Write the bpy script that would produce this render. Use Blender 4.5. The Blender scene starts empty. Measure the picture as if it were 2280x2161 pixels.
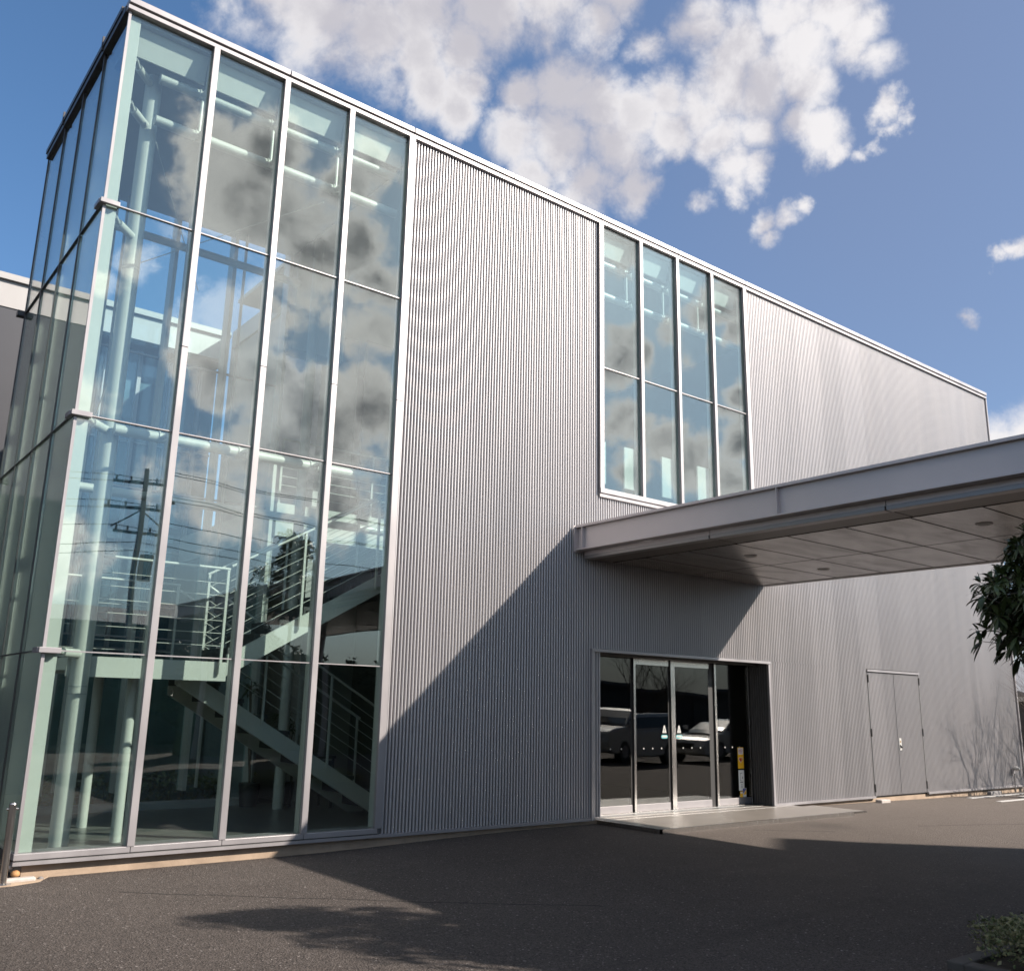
import bpy, math, random
from mathutils import Vector, Matrix

sc = bpy.context.scene
COL = sc.collection
random.seed(7)

# ---------------------------------------------------------------- camera
CAM = Vector((-1.9496, -10.4134, 1.5803))
FWD = Vector((0.60088589, 0.76458094, 0.23313542))
RGT = Vector((0.78315011, -0.62151733, 0.0198016))
UPV = Vector((-0.16003763, -0.17068153, 0.97224265))
cam = bpy.data.cameras.new('camera')
camo = bpy.data.objects.new('camera', cam)
COL.objects.link(camo)
m = Matrix((RGT, UPV, -FWD)).transposed().to_4x4()
m.translation = CAM
camo.matrix_world = m
cam.sensor_fit = 'HORIZONTAL'
cam.sensor_width = 36.0
cam.lens = 36.0 * 2055.84 / 2280.0
cam.clip_start = 0.05
cam.clip_end = 4000.0
sc.camera = camo

# ---------------------------------------------------------------- sun, exposure
LDIR = Vector((-1.03, 1.084, -1.0)).normalized()      # the way the light travels
SUN = -LDIR
sun_el = math.asin(SUN.z)
sun_az = math.atan2(SUN.x, SUN.y)                    # from +Y towards +X
sl = bpy.data.lights.new('sun', 'SUN')
sl.energy = 5.0
sl.angle = math.radians(0.55)
sl.color = (1.0, 0.90, 0.80)
so = bpy.data.objects.new('sun', sl)
so.rotation_euler = LDIR.to_track_quat('-Z', 'Y').to_euler()
so.location = (20, -30, 30)
COL.objects.link(so)
sc.view_settings.view_transform = 'Standard'
sc.view_settings.look = 'None'
sc.view_settings.exposure = 1.29
KC = 0.69      # the tables of colour and radiance below were set for exposure 0.75; this brings them to the exposure above
sc.view_settings.gamma = 1.0
sc.render.engine = 'CYCLES'
sc.cycles.transparent_max_bounces = 32
sc.cycles.max_bounces = 10
sc.cycles.glossy_bounces = 6
sc.cycles.use_denoising = True
sc.cycles.sample_clamp_indirect = 8.0
sc.cycles.filter_width = 1.6

# ---------------------------------------------------------------- node helper
class NT:
    def __init__(s, tree):
        s.t = tree; s.n = tree.nodes; s.l = tree.links
    def new(s, typ, **kw):
        nd = s.n.new(typ)
        for k, v in kw.items():
            if k.startswith('i_'):
                key = k[2:]
                key = int(key) if key.isdigit() else key.replace('_', ' ')
                s.put(nd.inputs[key], v)
            else:
                setattr(nd, k, v)
        return nd
    def put(s, sock, v):
        if isinstance(v, bpy.types.NodeSocket): s.l.new(v, sock)
        elif isinstance(v, bpy.types.Node): s.l.new(v.outputs[0], sock)
        else: sock.default_value = v
    def math(s, op, a, b=None, c=None, clamp=False):
        nd = s.n.new('ShaderNodeMath'); nd.operation = op; nd.use_clamp = clamp
        for i, v in enumerate((a, b, c)):
            if v is not None: s.put(nd.inputs[i], v)
        return nd.outputs[0]
    def vmath(s, op, a, b=None):
        nd = s.n.new('ShaderNodeVectorMath'); nd.operation = op
        s.put(nd.inputs[0], a)
        if b is not None: s.put(nd.inputs[3 if op == 'SCALE' else 1], b)
        return nd.outputs['Value' if op in ('DOT_PRODUCT', 'LENGTH', 'DISTANCE') else 'Vector']
    def maprange(s, v, a, b, c=0.0, d=1.0, smooth=False):
        nd = s.n.new('ShaderNodeMapRange')
        if smooth: nd.interpolation_type = 'SMOOTHSTEP'
        s.put(nd.inputs['Value'], v)
        for k, x in zip(('From Min', 'From Max', 'To Min', 'To Max'), (a, b, c, d)): s.put(nd.inputs[k], x)
        return nd.outputs['Result']
    def mix(s, f, a, b, mode='MIX'):
        nd = s.n.new('ShaderNodeMix'); nd.data_type = 'RGBA'; nd.blend_type = mode
        s.put(nd.inputs[0], f)
        for i, v in ((6, a), (7, b)):
            s.put(nd.inputs[i], (v[0] * KC, v[1] * KC, v[2] * KC, 1.0) if isinstance(v, tuple) and len(v) == 3 else v)
        return nd.outputs[2]
    def noise(s, vec, scale, detail=4.0, rough=0.55, dist=0.0):
        nd = s.n.new('ShaderNodeTexNoise')
        s.put(nd.inputs['Vector'], vec)
        nd.inputs['Scale'].default_value = scale; nd.inputs['Detail'].default_value = detail
        nd.inputs['Roughness'].default_value = rough; nd.inputs['Distortion'].default_value = dist
        return nd.outputs['Fac']

# ---------------------------------------------------------------- world: sky with clouds
def pixdir(u, v):
    d = FWD * 2055.84 + RGT * (u - 1140) - UPV * (v - 1080.5)
    return d.normalized()

world = bpy.data.worlds.new('World')
sc.world = world
world.use_nodes = True
W = NT(world.node_tree)
W.n.clear()
sky = W.new('ShaderNodeTexSky', sky_type='NISHITA', sun_disc=False)
sky.sun_elevation = sun_el
sky.sun_rotation = sun_az
sky.altitude = 50; sky.air_density = 1.0; sky.dust_density = 1.2; sky.ozone_density = 2.2
tc = W.new('ShaderNodeTexCoord')
D = W.vmath('NORMALIZE', tc.outputs['Generated'])
# cloud banks: direction, angular radius, weight.  First those before the camera, then those behind it
BL = []
def blob(u, v, r, w=1.0): BL.append((pixdir(u, v), r / 2056.0, w))
for b in [(600, -20, 130), (700, 30, 150), (740, 110, 95, .75), (820, 60, 150), (930, 40, 150), (860, 160, 75, .7), (960, 180, 85), (1010, 230, 70), (1040, 110, 95), (940, 110, 110), (1080, 10, 130), (1220, -10, 120), (1350, -40, 110), (1330, 40, 75), (1300, 60, 70, .8), (1040, 180, 70),
          (1180, 220, 80), (1260, 210, 100), (1340, 230, 90), (1150, 300, 95), (1260, 310, 120), (1370, 330, 110), (1180, 380, 75), (1300, 410, 95), (1390, 430, 75), (1420, 260, 80), (1480, 200, 65),
          (1560, 60, 85, .9), (1640, 110, 110), (1620, 190, 100), (1700, 200, 110), (1560, 240, 80), (1500, 290, 75), (1780, 110, 110), (1800, 190, 80), (1740, 30, 90), (1850, 30, 95), (1900, 60, 70), (1900, 110, 55, .8), (1600, 300, 85), (1690, 290, 70),
          (1780, 270, 65), (1830, 300, 70), (1860, 330, 45), (1640, 370, 70), (1680, 385, 55), (1630, 420, 40, .85), (1450, 90, 55, .7), (1960, 130, 45, .6),
          (1968, 240, 40), (2005, 262, 34), (1985, 285, 30), (1950, 320, 34), (1920, 345, 28, .85), (1700, 495, 42, .85), (1760, 480, 40, .85), (1795, 455, 32, .85), (1720, 525, 34, .7),
          (2245, 560, 26, .8), (2275, 535, 32, .85), (2152, 708, 26, .6), (1550, 460, 26, .45), (2230, 1010, 90), (2330, 1000, 120)]:
    blob(*b)
def mirror(u, v, r, w=1.0):
    d = pixdir(u, v); BL.append((Vector((d.x, -d.y, d.z)), r / 2056.0, w * 0.75))
for b in [(470, 300, 80, .7), (560, 430, 150, 1.0), (650, 470, 150, 1.0), (700, 560, 120), (600, 330, 110, .9), (760, 420, 110, .9), (830, 380, 90, .9), (790, 560, 90), (850, 640, 75, .9), (830, 730, 70, .8),
          (560, 760, 110, .7), (480, 820, 90, .8), (600, 850, 100, .8), (720, 930, 120), (820, 900, 110), (900, 950, 100), (640, 1010, 150, .9), (520, 1080, 130, .7), (760, 1090, 150, .9), (330, 560, 60, .6), (250, 620, 50, .5),
          (1370, 540, 70), (1340, 500, 50), (1390, 770, 50, .9), (1370, 820, 55), (1440, 800, 50), (1520, 750, 55), (1560, 790, 40, .8), (1610, 690, 60), (1650, 650, 50), (1640, 740, 50), (1380, 930, 70), (1430, 960, 60), (1400, 1040, 80), (1490, 1000, 60), (1540, 1050, 80), (1640, 920, 60), (1660, 990, 70), (1620, 1070, 80),
          (200, 850, 100, .5), (120, 1250, 130, .7)]:
    mirror(*b)
warp = W.noise(D, 7.0, 5.0, 0.6)
warpn = W.new('ShaderNodeTexNoise'); W.put(warpn.inputs['Vector'], D)
warpn.inputs['Scale'].default_value = 14.0; warpn.inputs['Detail'].default_value = 6.0; warpn.inputs['Roughness'].default_value = 0.62
off = W.vmath('SCALE', W.vmath('SUBTRACT', warpn.outputs['Color'], (0.5, 0.5, 0.5)), 0.065)
DW = W.vmath('ADD', D, off)
def field(vec):
    acc = None
    for d, r, w in BL:
        dist = W.vmath('DISTANCE', vec, tuple(d))
        g = W.math('MULTIPLY_ADD', dist, -w / r, w)
        acc = g if acc is None else W.math('MAXIMUM', acc, g)
    return acc
base = field(DW)
# unseen clouds elsewhere, added to dim and grey the ambient light, kept away from the view by the low bias
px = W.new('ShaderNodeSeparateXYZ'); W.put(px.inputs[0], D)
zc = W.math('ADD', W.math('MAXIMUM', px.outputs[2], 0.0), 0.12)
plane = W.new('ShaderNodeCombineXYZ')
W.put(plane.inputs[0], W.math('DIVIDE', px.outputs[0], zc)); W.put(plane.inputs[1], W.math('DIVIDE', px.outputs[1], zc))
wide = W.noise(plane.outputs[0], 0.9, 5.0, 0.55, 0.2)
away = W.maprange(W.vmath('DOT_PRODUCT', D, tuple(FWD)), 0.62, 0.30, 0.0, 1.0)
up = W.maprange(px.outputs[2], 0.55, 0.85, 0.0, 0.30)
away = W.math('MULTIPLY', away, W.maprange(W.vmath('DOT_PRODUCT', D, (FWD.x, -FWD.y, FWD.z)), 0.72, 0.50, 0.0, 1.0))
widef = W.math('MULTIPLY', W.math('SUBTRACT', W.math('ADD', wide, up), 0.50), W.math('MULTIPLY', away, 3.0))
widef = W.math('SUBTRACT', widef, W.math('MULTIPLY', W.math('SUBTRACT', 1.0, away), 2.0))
n1 = W.noise(D, 11.0, 8.0, 0.60, 0.25)
n2 = W.noise(D, 34.0, 6.0, 0.65, 0.4)
n3 = W.noise(W.vmath('ADD', D, tuple(SUN * 0.02)), 11.0, 8.0, 0.60, 0.25)
def dens(n):
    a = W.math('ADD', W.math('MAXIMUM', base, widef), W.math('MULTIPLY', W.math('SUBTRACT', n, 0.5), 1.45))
    return W.math('ADD', a, W.math('MULTIPLY', W.math('SUBTRACT', n2, 0.5), 0.50))
dn = dens(n1)
sunward = W.maprange(px.outputs[1], 0.0, -0.35, 0.0, 1.0)
alpha = W.maprange(dn, -0.02, W.math('SUBTRACT', 0.74, W.math('MULTIPLY', sunward, 0.42)), 0.0, 1.0, smooth=True)
thick = W.maprange(dn, 0.35, 1.15, 0.0, 1.0, smooth=True)
s1 = W.noise(D, 5.5, 3.0, 0.5, 0.3); s2 = W.noise(W.vmath('ADD', D, tuple(SUN * 0.05)), 5.5, 3.0, 0.5, 0.3)
shade = W.math('ADD', W.math('MULTIPLY', W.math('SUBTRACT', s2, s1), 1.0), W.math('MULTIPLY', W.math('SUBTRACT', n3, n1), 0.75))
bump = W.maprange(shade, -0.12, 0.12, 0.0, 1.0, smooth=True)
ahead = W.maprange(px.outputs[1], 0.0, -0.35, 0.0, 1.0)   # clouds on the sunward side, lit from behind
lit = W.mix(bump, (0.55, 0.535, 0.54), (0.36, 0.35, 0.38))
left = W.maprange(W.vmath('DISTANCE', D, tuple(pixdir(900, 60))), 0.45, 0.10, 0.0, 1.0, smooth=True)
lit = W.mix(W.math('MULTIPLY', W.math('MULTIPLY', thick, left), 0.75), lit, (0.345, 0.335, 0.36))
thin = W.maprange(dn, 0.10, 0.70, 0.0, 1.0, smooth=True)
back = W.mix(thin, (1.75, 1.70, 1.64), W.mix(bump, (1.35, 1.31, 1.27), (0.46, 0.46, 0.475)))
ccol = W.mix(ahead, lit, back)
ccol = W.mix(W.maprange(px.outputs[2], 0.72, 0.92, 0.0, 0.75), ccol, (0.10, 0.10, 0.105))  # unseen clouds overhead darkened to cut the ambient light
SKY_STR = 0.088
veil = W.maprange(W.vmath('DISTANCE', D, tuple(pixdir(2350, 350))), 0.75, 0.12, 0.0, 1.0, smooth=True)
hsv = W.new('ShaderNodeHueSaturation'); W.put(hsv.inputs['Color'], sky.outputs[0]); hsv.inputs['Saturation'].default_value = 1.0
skyc = W.mix(1.0, hsv.outputs[0], (SKY_STR * 0.80, SKY_STR * 1.04, SKY_STR * 1.20), 'MULTIPLY')
skyc = W.mix(W.math('MULTIPLY', veil, 0.55), skyc, (0.150, 0.172, 0.255))
skyc = W.mix(W.maprange(px.outputs[2], 0.20, 0.0, 0.0, 0.9, smooth=True), skyc, (0.30, 0.315, 0.335))
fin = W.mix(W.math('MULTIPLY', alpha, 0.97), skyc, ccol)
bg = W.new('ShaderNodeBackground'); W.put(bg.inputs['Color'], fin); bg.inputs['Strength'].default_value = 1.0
wo = W.new('ShaderNodeOutputWorld'); W.put(wo.inputs['Surface'], bg.outputs[0])

# ---------------------------------------------------------------- materials
MATS = {}
def mat(name, col, rough=0.5, metal=0.0, build=None, spec=0.5, coat=0.0):
    mt = bpy.data.materials.new(name); mt.use_nodes = True
    T = NT(mt.node_tree); b = T.n['Principled BSDF']
    b.inputs['Base Color'].default_value = (col[0] * KC, col[1] * KC, col[2] * KC, 1); b.inputs['Roughness'].default_value = rough
    b.inputs['Metallic'].default_value = metal; b.inputs['Specular IOR Level'].default_value = spec
    b.inputs['Coat Weight'].default_value = coat
    if build: build(T, b)
    MATS[name] = mt
    return mt
def objc(T): return T.new('ShaderNodeTexCoord').outputs['Object']
def bumpn(T, b, h, strength=0.2, dist=0.01):
    nd = T.new('ShaderNodeBump'); nd.inputs['Strength'].default_value = strength; nd.inputs['Distance'].default_value = dist
    T.put(nd.inputs['Height'], h); T.put(b.inputs['Normal'], nd.outputs[0])
def vary(c0, c1, scale, detail=4, rough_amp=0.0, stretch=(1, 1, 1), bump=0.0):
    def f(T, b):
        mp = T.new('ShaderNodeMapping'); T.put(mp.inputs['Vector'], objc(T)); mp.inputs['Scale'].default_value = stretch
        n = T.noise(mp.outputs[0], scale, detail, 0.6)
        T.put(b.inputs['Base Color'], T.mix(T.maprange(n, 0.3, 0.7), c0, c1))
        if rough_amp:
            r = b.inputs['Roughness'].default_value
            T.put(b.inputs['Roughness'], T.maprange(n, 0.3, 0.7, r - rough_amp, r + rough_amp))
        if bump: bumpn(T, b, n, bump, 0.01)
    return f
alu = mat('aluminium', (0.36, 0.34, 0.35), 0.42, 0.45, vary((0.34, 0.322, 0.33), (0.40, 0.38, 0.387), 2.5, 4, 0.05, (1, 1, .4)))
alud = mat('shaded_aluminium', (0.09, 0.085, 0.085), 0.42, 0.5)  # aluminium darkened to carry the shade of the side face
steel = mat('stainless', (0.60, 0.57, 0.54), 0.22, 1.0, vary((0.55, 0.52, 0.49), (0.66, 0.63, 0.6), 6, 3, 0.06, (6, 6, .3)))
def clad_nodes(T, b):
    c = objc(T)
    sx = T.new('ShaderNodeSeparateXYZ'); T.put(sx.inputs[0], c)
    # each ribbed sheet is about 0.8 m wide and came off a slightly different coil; rain leaves faint runs
    cell = T.new('ShaderNodeTexWhiteNoise', noise_dimensions='1D')
    T.put(cell.inputs['W'], T.math('FLOOR', T.math('DIVIDE', sx.outputs[0], 0.8)))
    mp = T.new('ShaderNodeMapping'); T.put(mp.inputs['Vector'], c); mp.inputs['Scale'].default_value = (3.0, 1, .22)
    n = T.noise(mp.outputs[0], 1.3, 5, 0.6)
    f = T.math('ADD', T.math('MULTIPLY', cell.outputs[0], 0.45), T.math('MULTIPLY', n, 0.55))
    T.put(b.inputs['Base Color'], T.mix(f, (0.50, 0.485, 0.49), (0.62, 0.60, 0.605)))
    T.put(b.inputs['Roughness'], T.maprange(n, 0.3, 0.7, 0.38, 0.46))
clad = mat('ribbed_metal', (0.36, 0.35, 0.35), 0.43, 0.62, clad_nodes)
white = mat('white_steel', (0.50, 0.51, 0.47), 0.38, 0.0, vary((0.49, 0.50, 0.46), (0.53, 0.54, 0.50), 2, 3))
whitew = mat('white_panel', (0.72, 0.70, 0.68), 0.45, 0.0, vary((0.40, 0.385, 0.375), (0.45, 0.435, 0.425), 0.8, 5, 0, (1, 1, .5)))
shadew = mat('shaded_panel', (0.15, 0.15, 0.17), 0.5, 0.0, vary((0.034, 0.036, 0.046), (0.043, 0.045, 0.056), 0.6, 4))  # dark colour stands for the shade over the rear wall
ceilm = mat('ceiling_paint', (0.36, 0.38, 0.375), 0.6)
inwall = mat('interior_wall', (0.34, 0.35, 0.32), 0.6, 0.0, vary((0.20, 0.205, 0.19), (0.24, 0.245, 0.23), 1.2))
darkm = mat('dark_interior', (0.06, 0.06, 0.055), 0.6)
tread_m = mat('stair_carpet', (0.035, 0.037, 0.042), 0.75)
def floor_nodes(T, b):
    br = T.new('ShaderNodeTexBrick'); T.put(br.inputs['Vector'], objc(T))
    br.inputs['Scale'].default_value = 1.0; br.inputs['Brick Width'].default_value = 0.6; br.inputs['Row Height'].default_value = 0.3
    br.inputs['Mortar Size'].default_value = 0.006
    br.inputs['Color1'].default_value = (0.085, 0.085, 0.08, 1); br.inputs['Color2'].default_value = (0.11, 0.11, 0.1, 1); br.inputs['Mortar'].default_value = (0.05, 0.05, 0.05, 1)
    T.put(b.inputs['Base Color'], br.outputs[0])
floorm = mat('slate_floor', (0.09, 0.09, 0.085), 0.3, 0.0, floor_nodes)
conc = mat('tan_concrete', (0.5, 0.38, 0.27), 0.85, 0.0, None)
def conc_nodes(T, b):
    c = objc(T)
    n = T.noise(c, 3.5, 7, 0.65); n2 = T.noise(c, 60, 3, 0.6)
    mp = T.new('ShaderNodeMapping'); T.put(mp.inputs['Vector'], c); mp.inputs['Scale'].default_value = (1, 1, 8)
    n3 = T.noise(mp.outputs[0], 2.2, 4, 0.6)
    a = T.mix(T.maprange(n, 0.35, 0.7), (0.42, 0.315, 0.225), (0.30, 0.22, 0.155))
    a = T.mix(T.maprange(n3, 0.55, 0.8, 0, .5), a, (0.17, 0.135, 0.10))
    T.put(b.inputs['Base Color'], a); bumpn(T, b, n2, 0.3, 0.004)
conc = mat('plinth_concrete', (0.5, 0.4, 0.3), 0.85, 0.0, conc_nodes)
def asph_nodes(T, b):
    c = objc(T)
    big = T.noise(c, 0.35, 5, 0.6, 0.3)
    mid = T.noise(c, 2.6, 5, 0.65)
    vor = T.new('ShaderNodeTexVoronoi'); T.put(vor.inputs['Vector'], c); vor.inputs['Scale'].default_value = 75.0
    grain = T.noise(c, 85, 3, 0.7)
    col = T.mix(T.maprange(big, 0.3, 0.7), (0.080, 0.068, 0.061), (0.110, 0.093, 0.083))
    col = T.mix(T.maprange(mid, 0.35, 0.7, 0, .5), col, (0.072, 0.061, 0.056))
    sp = T.new('ShaderNodeSeparateColor'); T.put(sp.inputs[0], vor.outputs['Color'])
    # stones in the binder: dark, mid and pale, each its own size
    dk = T.maprange(grain, 0.52, 0.36, 0.0, 0.85)
    lt = T.maprange(T.noise(c, 62, 4, 0.7), 0.53, 0.68, 0.0, 0.62)
    col = T.mix(dk, col, (0.022, 0.019, 0.017))
    col = T.mix(lt, col, (0.235, 0.205, 0.187))
    col = T.mix(T.maprange(sp.outputs[0], 0.0, 0.35, 0.62, 0.0), col, (0.022, 0.019, 0.018))
    col = T.mix(T.maprange(sp.outputs[1], 0.985, 0.995, 0, .6), col, (0.40, 0.36, 0.34))
    # faint tyre tracks and damp patches
    tyre = T.new('ShaderNodeMapping'); T.put(tyre.inputs['Vector'], c); tyre.inputs['Scale'].default_value = (0.12, 1.6, 1); tyre.inputs['Rotation'].default_value = (0, 0, 0.25)
    col = T.mix(T.maprange(T.noise(tyre.outputs[0], 1.0, 4, 0.6), 0.56, 0.72, 0, .35), col, (0.045, 0.039, 0.036))
    # hairline seams where lanes of asphalt meet, and a few stray cracks
    sx = T.new('ShaderNodeSeparateXYZ'); T.put(sx.inputs[0], c)
    backscatter = T.maprange(T.math('ADD', sx.outputs[0], T.math('MULTIPLY', big, 4.0)), 6.0, 15.0, 0.0, 1.0, smooth=True)
    col = T.mix(T.math('MULTIPLY', backscatter, 0.45), col, (0.215, 0.182, 0.158))  # paler towards the right: grazing backscatter put into the colour
    wob = T.math('MULTIPLY', T.math('SUBTRACT', T.noise(c, 1.8, 6, 0.7), 0.5), 0.16)
    ln = None
    for (ax, ay, bx, by) in [(0.9, -1.08, 4.2, -4.0), (9.5, -1.6, 10.4, -2.35), (12.2, -2.6, 16.5, -4.2)]:
        A = Vector((ax, ay)); B = Vector((bx, by)); L = (B - A).length; t = (B - A) / L
        along = T.math('ADD', T.math('MULTIPLY', T.math('SUBTRACT', sx.outputs[0], ax), t.x), T.math('MULTIPLY', T.math('SUBTRACT', sx.outputs[1], ay), t.y))
        acr = T.math('ADD', T.math('MULTIPLY', T.math('SUBTRACT', sx.outputs[0], ax), -t.y), T.math('MULTIPLY', T.math('SUBTRACT', sx.outputs[1], ay), t.x))
        acr = T.math('ABSOLUTE', T.math('ADD', acr, wob))
        inside = T.math('MULTIPLY', T.math('GREATER_THAN', along, 0.0), T.math('LESS_THAN', along, L))
        v = T.math('MULTIPLY', T.maprange(acr, 0.008, 0.020, 1.0, 0.0), inside)
        ln = v if ln is None else T.math('MAXIMUM', ln, v)
    col = T.mix(T.math('MULTIPLY', ln, 0.85), col, (0.02, 0.018, 0.017))
    # oil stain near the entrance
    st = T.vmath('DISTANCE', c, (10.9, -1.9, 0.0))
    col = T.mix(T.math('MULTIPLY', T.maprange(T.math('ADD', st, T.math('MULTIPLY', mid, 0.5)), 0.35, 0.8, 1.0, 0.0), 0.35), col, (0.05, 0.043, 0.04))
    T.put(b.inputs['Base Color'], col)
    h = T.math('ADD', T.math('MULTIPLY', vor.outputs['Distance'], 1.0), T.math('MULTIPLY', grain, 0.7))
    bumpn(T, b, h, 0.9, 0.008)
asph = mat('asphalt', (0.1, 0.09, 0.08), 0.85, 0.0, asph_nodes, spec=0.15)

def glass_mat(name, tint, r0, rough=0.0, body=0.0):
    mt = bpy.data.materials.new(name); mt.use_nodes = True
    T = NT(mt.node_tree); T.n.clear()
    g = T.new('ShaderNodeNewGeometry')
    c = T.math('ABSOLUTE', T.vmath('DOT_PRODUCT', g.outputs['Normal'], g.outputs['Incoming']))
    k = T.math('POWER', T.math('SUBTRACT', 1.0, c), 5.0)
    f = T.math('ADD', r0, T.math('MULTIPLY', k, 1.0 - r0), clamp=True)
    tr = T.new('ShaderNodeBsdfTransparent'); tr.inputs[0].default_value = (*tint, 1)
    gl = T.new('ShaderNodeBsdfAnisotropic') if False else T.new('ShaderNodeBsdfGlossy')
    gl.inputs['Roughness'].default_value = rough; gl.inputs['Color'].default_value = (1, 1, 1, 1)
    # every pane sits a hair out of true and is faintly wavy
    oi = T.new('ShaderNodeObjectInfo')
    wn = T.new('ShaderNodeTexWhiteNoise', noise_dimensions='1D'); T.put(wn.inputs['W'], T.math('MULTIPLY', oi.outputs['Random'], 91.7))
    wv = T.new('ShaderNodeTexNoise'); T.put(wv.inputs['Vector'], objc(T)); wv.inputs['Scale'].default_value = 0.9; wv.inputs['Detail'].default_value = 1.5
    tilt = T.vmath('ADD', T.vmath('SCALE', T.vmath('SUBTRACT', wn.outputs['Color'], (0.5, 0.5, 0.5)), 0.012), T.vmath('SCALE', T.vmath('SUBTRACT', wv.outputs['Color'], (0.5, 0.5, 0.5)), 0.010))
    T.put(gl.inputs['Normal'], T.vmath('NORMALIZE', T.vmath('ADD', g.outputs['Normal'], tilt)))
    mx = T.new('ShaderNodeMixShader'); T.put(mx.inputs[0], f); T.put(mx.inputs[1], tr.outputs[0]); T.put(mx.inputs[2], gl.outputs[0])
    o = T.new('ShaderNodeOutputMaterial'); T.put(o.inputs['Surface'], mx.outputs[0])
    MATS[name] = mt
    return mt
glass = glass_mat('clear_glass', (0.885, 0.945, 0.93), 0.092)
glassr = glass_mat('rear_glass', (0.86, 0.95, 0.955), 0.035)
glassw = glass_mat('office_glass', (0.80, 0.88, 0.88), 0.10)
glassd = glass_mat('door_glass', (0.62, 0.63, 0.60), 0.048)
beamm = mat('canopy_paint', (0.3, 0.28, 0.29), 0.42, 0.25, vary((0.60, 0.55, 0.55), (0.68, 0.625, 0.625), 1.0, 5, 0.04), coat=0.1)
fascm = mat('fascia_metal', (0.33, 0.315, 0.31), 0.38, 0.5)
def soffit_nodes(T, b):
    mp = T.new('ShaderNodeMapping'); T.put(mp.inputs['Vector'], objc(T)); mp.inputs['Scale'].default_value = (0.7, 2.2, 1)
    n = T.noise(mp.outputs[0], 1.3, 5, 0.6, 0.5)
    T.put(b.inputs['Base Color'], T.mix(T.maprange(n, 0.35, 0.65), (0.44, 0.395, 0.35), (0.25, 0.22, 0.19)))
    T.put(b.inputs['Roughness'], T.maprange(n, 0.35, 0.65, 0.13, 0.24))
soff = mat('soffit_metal', (0.4, 0.36, 0.33), 0.28, 0.75, soffit_nodes)
rubber = mat('black_rubber', (0.02, 0.02, 0.02), 0.6)
wpaint = mat('white_paint', (0.50, 0.49, 0.47), 0.7)
paving = mat('entrance_stone', (0.26, 0.23, 0.2), 0.36, 0.0, vary((0.20, 0.178, 0.158), (0.25, 0.225, 0.20), 3, 5))
pavingd = mat('dark_stone', (0.13, 0.115, 0.105), 0.6)
leafm = mat('tree_leaf', (0.045, 0.075, 0.022), 0.5, 0.0, vary((0.025, 0.044, 0.008), (0.065, 0.095, 0.020), 3.0, 2))
hedgem = mat('hedge_leaf', (0.10, 0.12, 0.05), 0.5, 0.0, vary((0.06, 0.11, 0.03), (0.30, 0.26, 0.13), 25.0, 2))
barkm = mat('bark', (0.12, 0.09, 0.07), 0.9, 0.0, vary((0.08, 0.06, 0.05), (0.16, 0.13, 0.10), 12, 5, 0, (1, 1, .2), 0.3))
carw = mat('car_paint', (0.72, 0.72, 0.70), 0.25, 0.1, coat=0.6)
carg = mat('car_glass', (0.01, 0.012, 0.014), 0.05, 0.0, spec=0.6)
lampm = mat('lamp_glass', (0.85, 0.85, 0.82), 0.2)
roofm = mat('grey_roof', (0.16, 0.165, 0.18), 0.6)
dark2 = mat('dark_cladding', (0.035, 0.035, 0.038), 0.6)
soil = mat('soil', (0.06, 0.045, 0.03), 0.95, 0.0, vary((0.04, 0.03, 0.02), (0.09, 0.07, 0.045), 14, 6, 0, (1, 1, 1), 0.5))
red = mat('sticker_red', (0.65, 0.02, 0.03), 0.5); yel = mat('sticker_yellow', (1.32, 0.72, 0.02), 0.5)
wst2 = mat('notice_white', (1.15, 1.15, 1.08), 0.5)
wst = mat('sticker_white', (0.50, 0.50, 0.47), 0.5); cyan = mat('sticker_cyan', (0.08, 0.36, 0.38), 0.5)
pink = mat('sticker_pink', (0.75, 0.30, 0.42), 0.5); blue = mat('sticker_blue', (0.06, 0.08, 0.45), 0.5); greyst = mat('sticker_grey', (0.18, 0.2, 0.19), 0.5)
pstone = mat('pale_stone', (0.75, 0.68, 0.62), 0.8, 0.0, vary((0.42, 0.37, 0.33), (0.5, 0.46, 0.43), 12, 4, 0, (1, 1, 1), 0.3))
ostone = mat('orange_stone', (0.55, 0.28, 0.08), 0.8, 0.0, vary((0.20, 0.09, 0.03), (0.48, 0.26, 0.10), 25, 4, 0, (1, 1, 1), 0.4))
blackm = mat('black_furniture', (0.03, 0.03, 0.03), 0.5)

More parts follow.
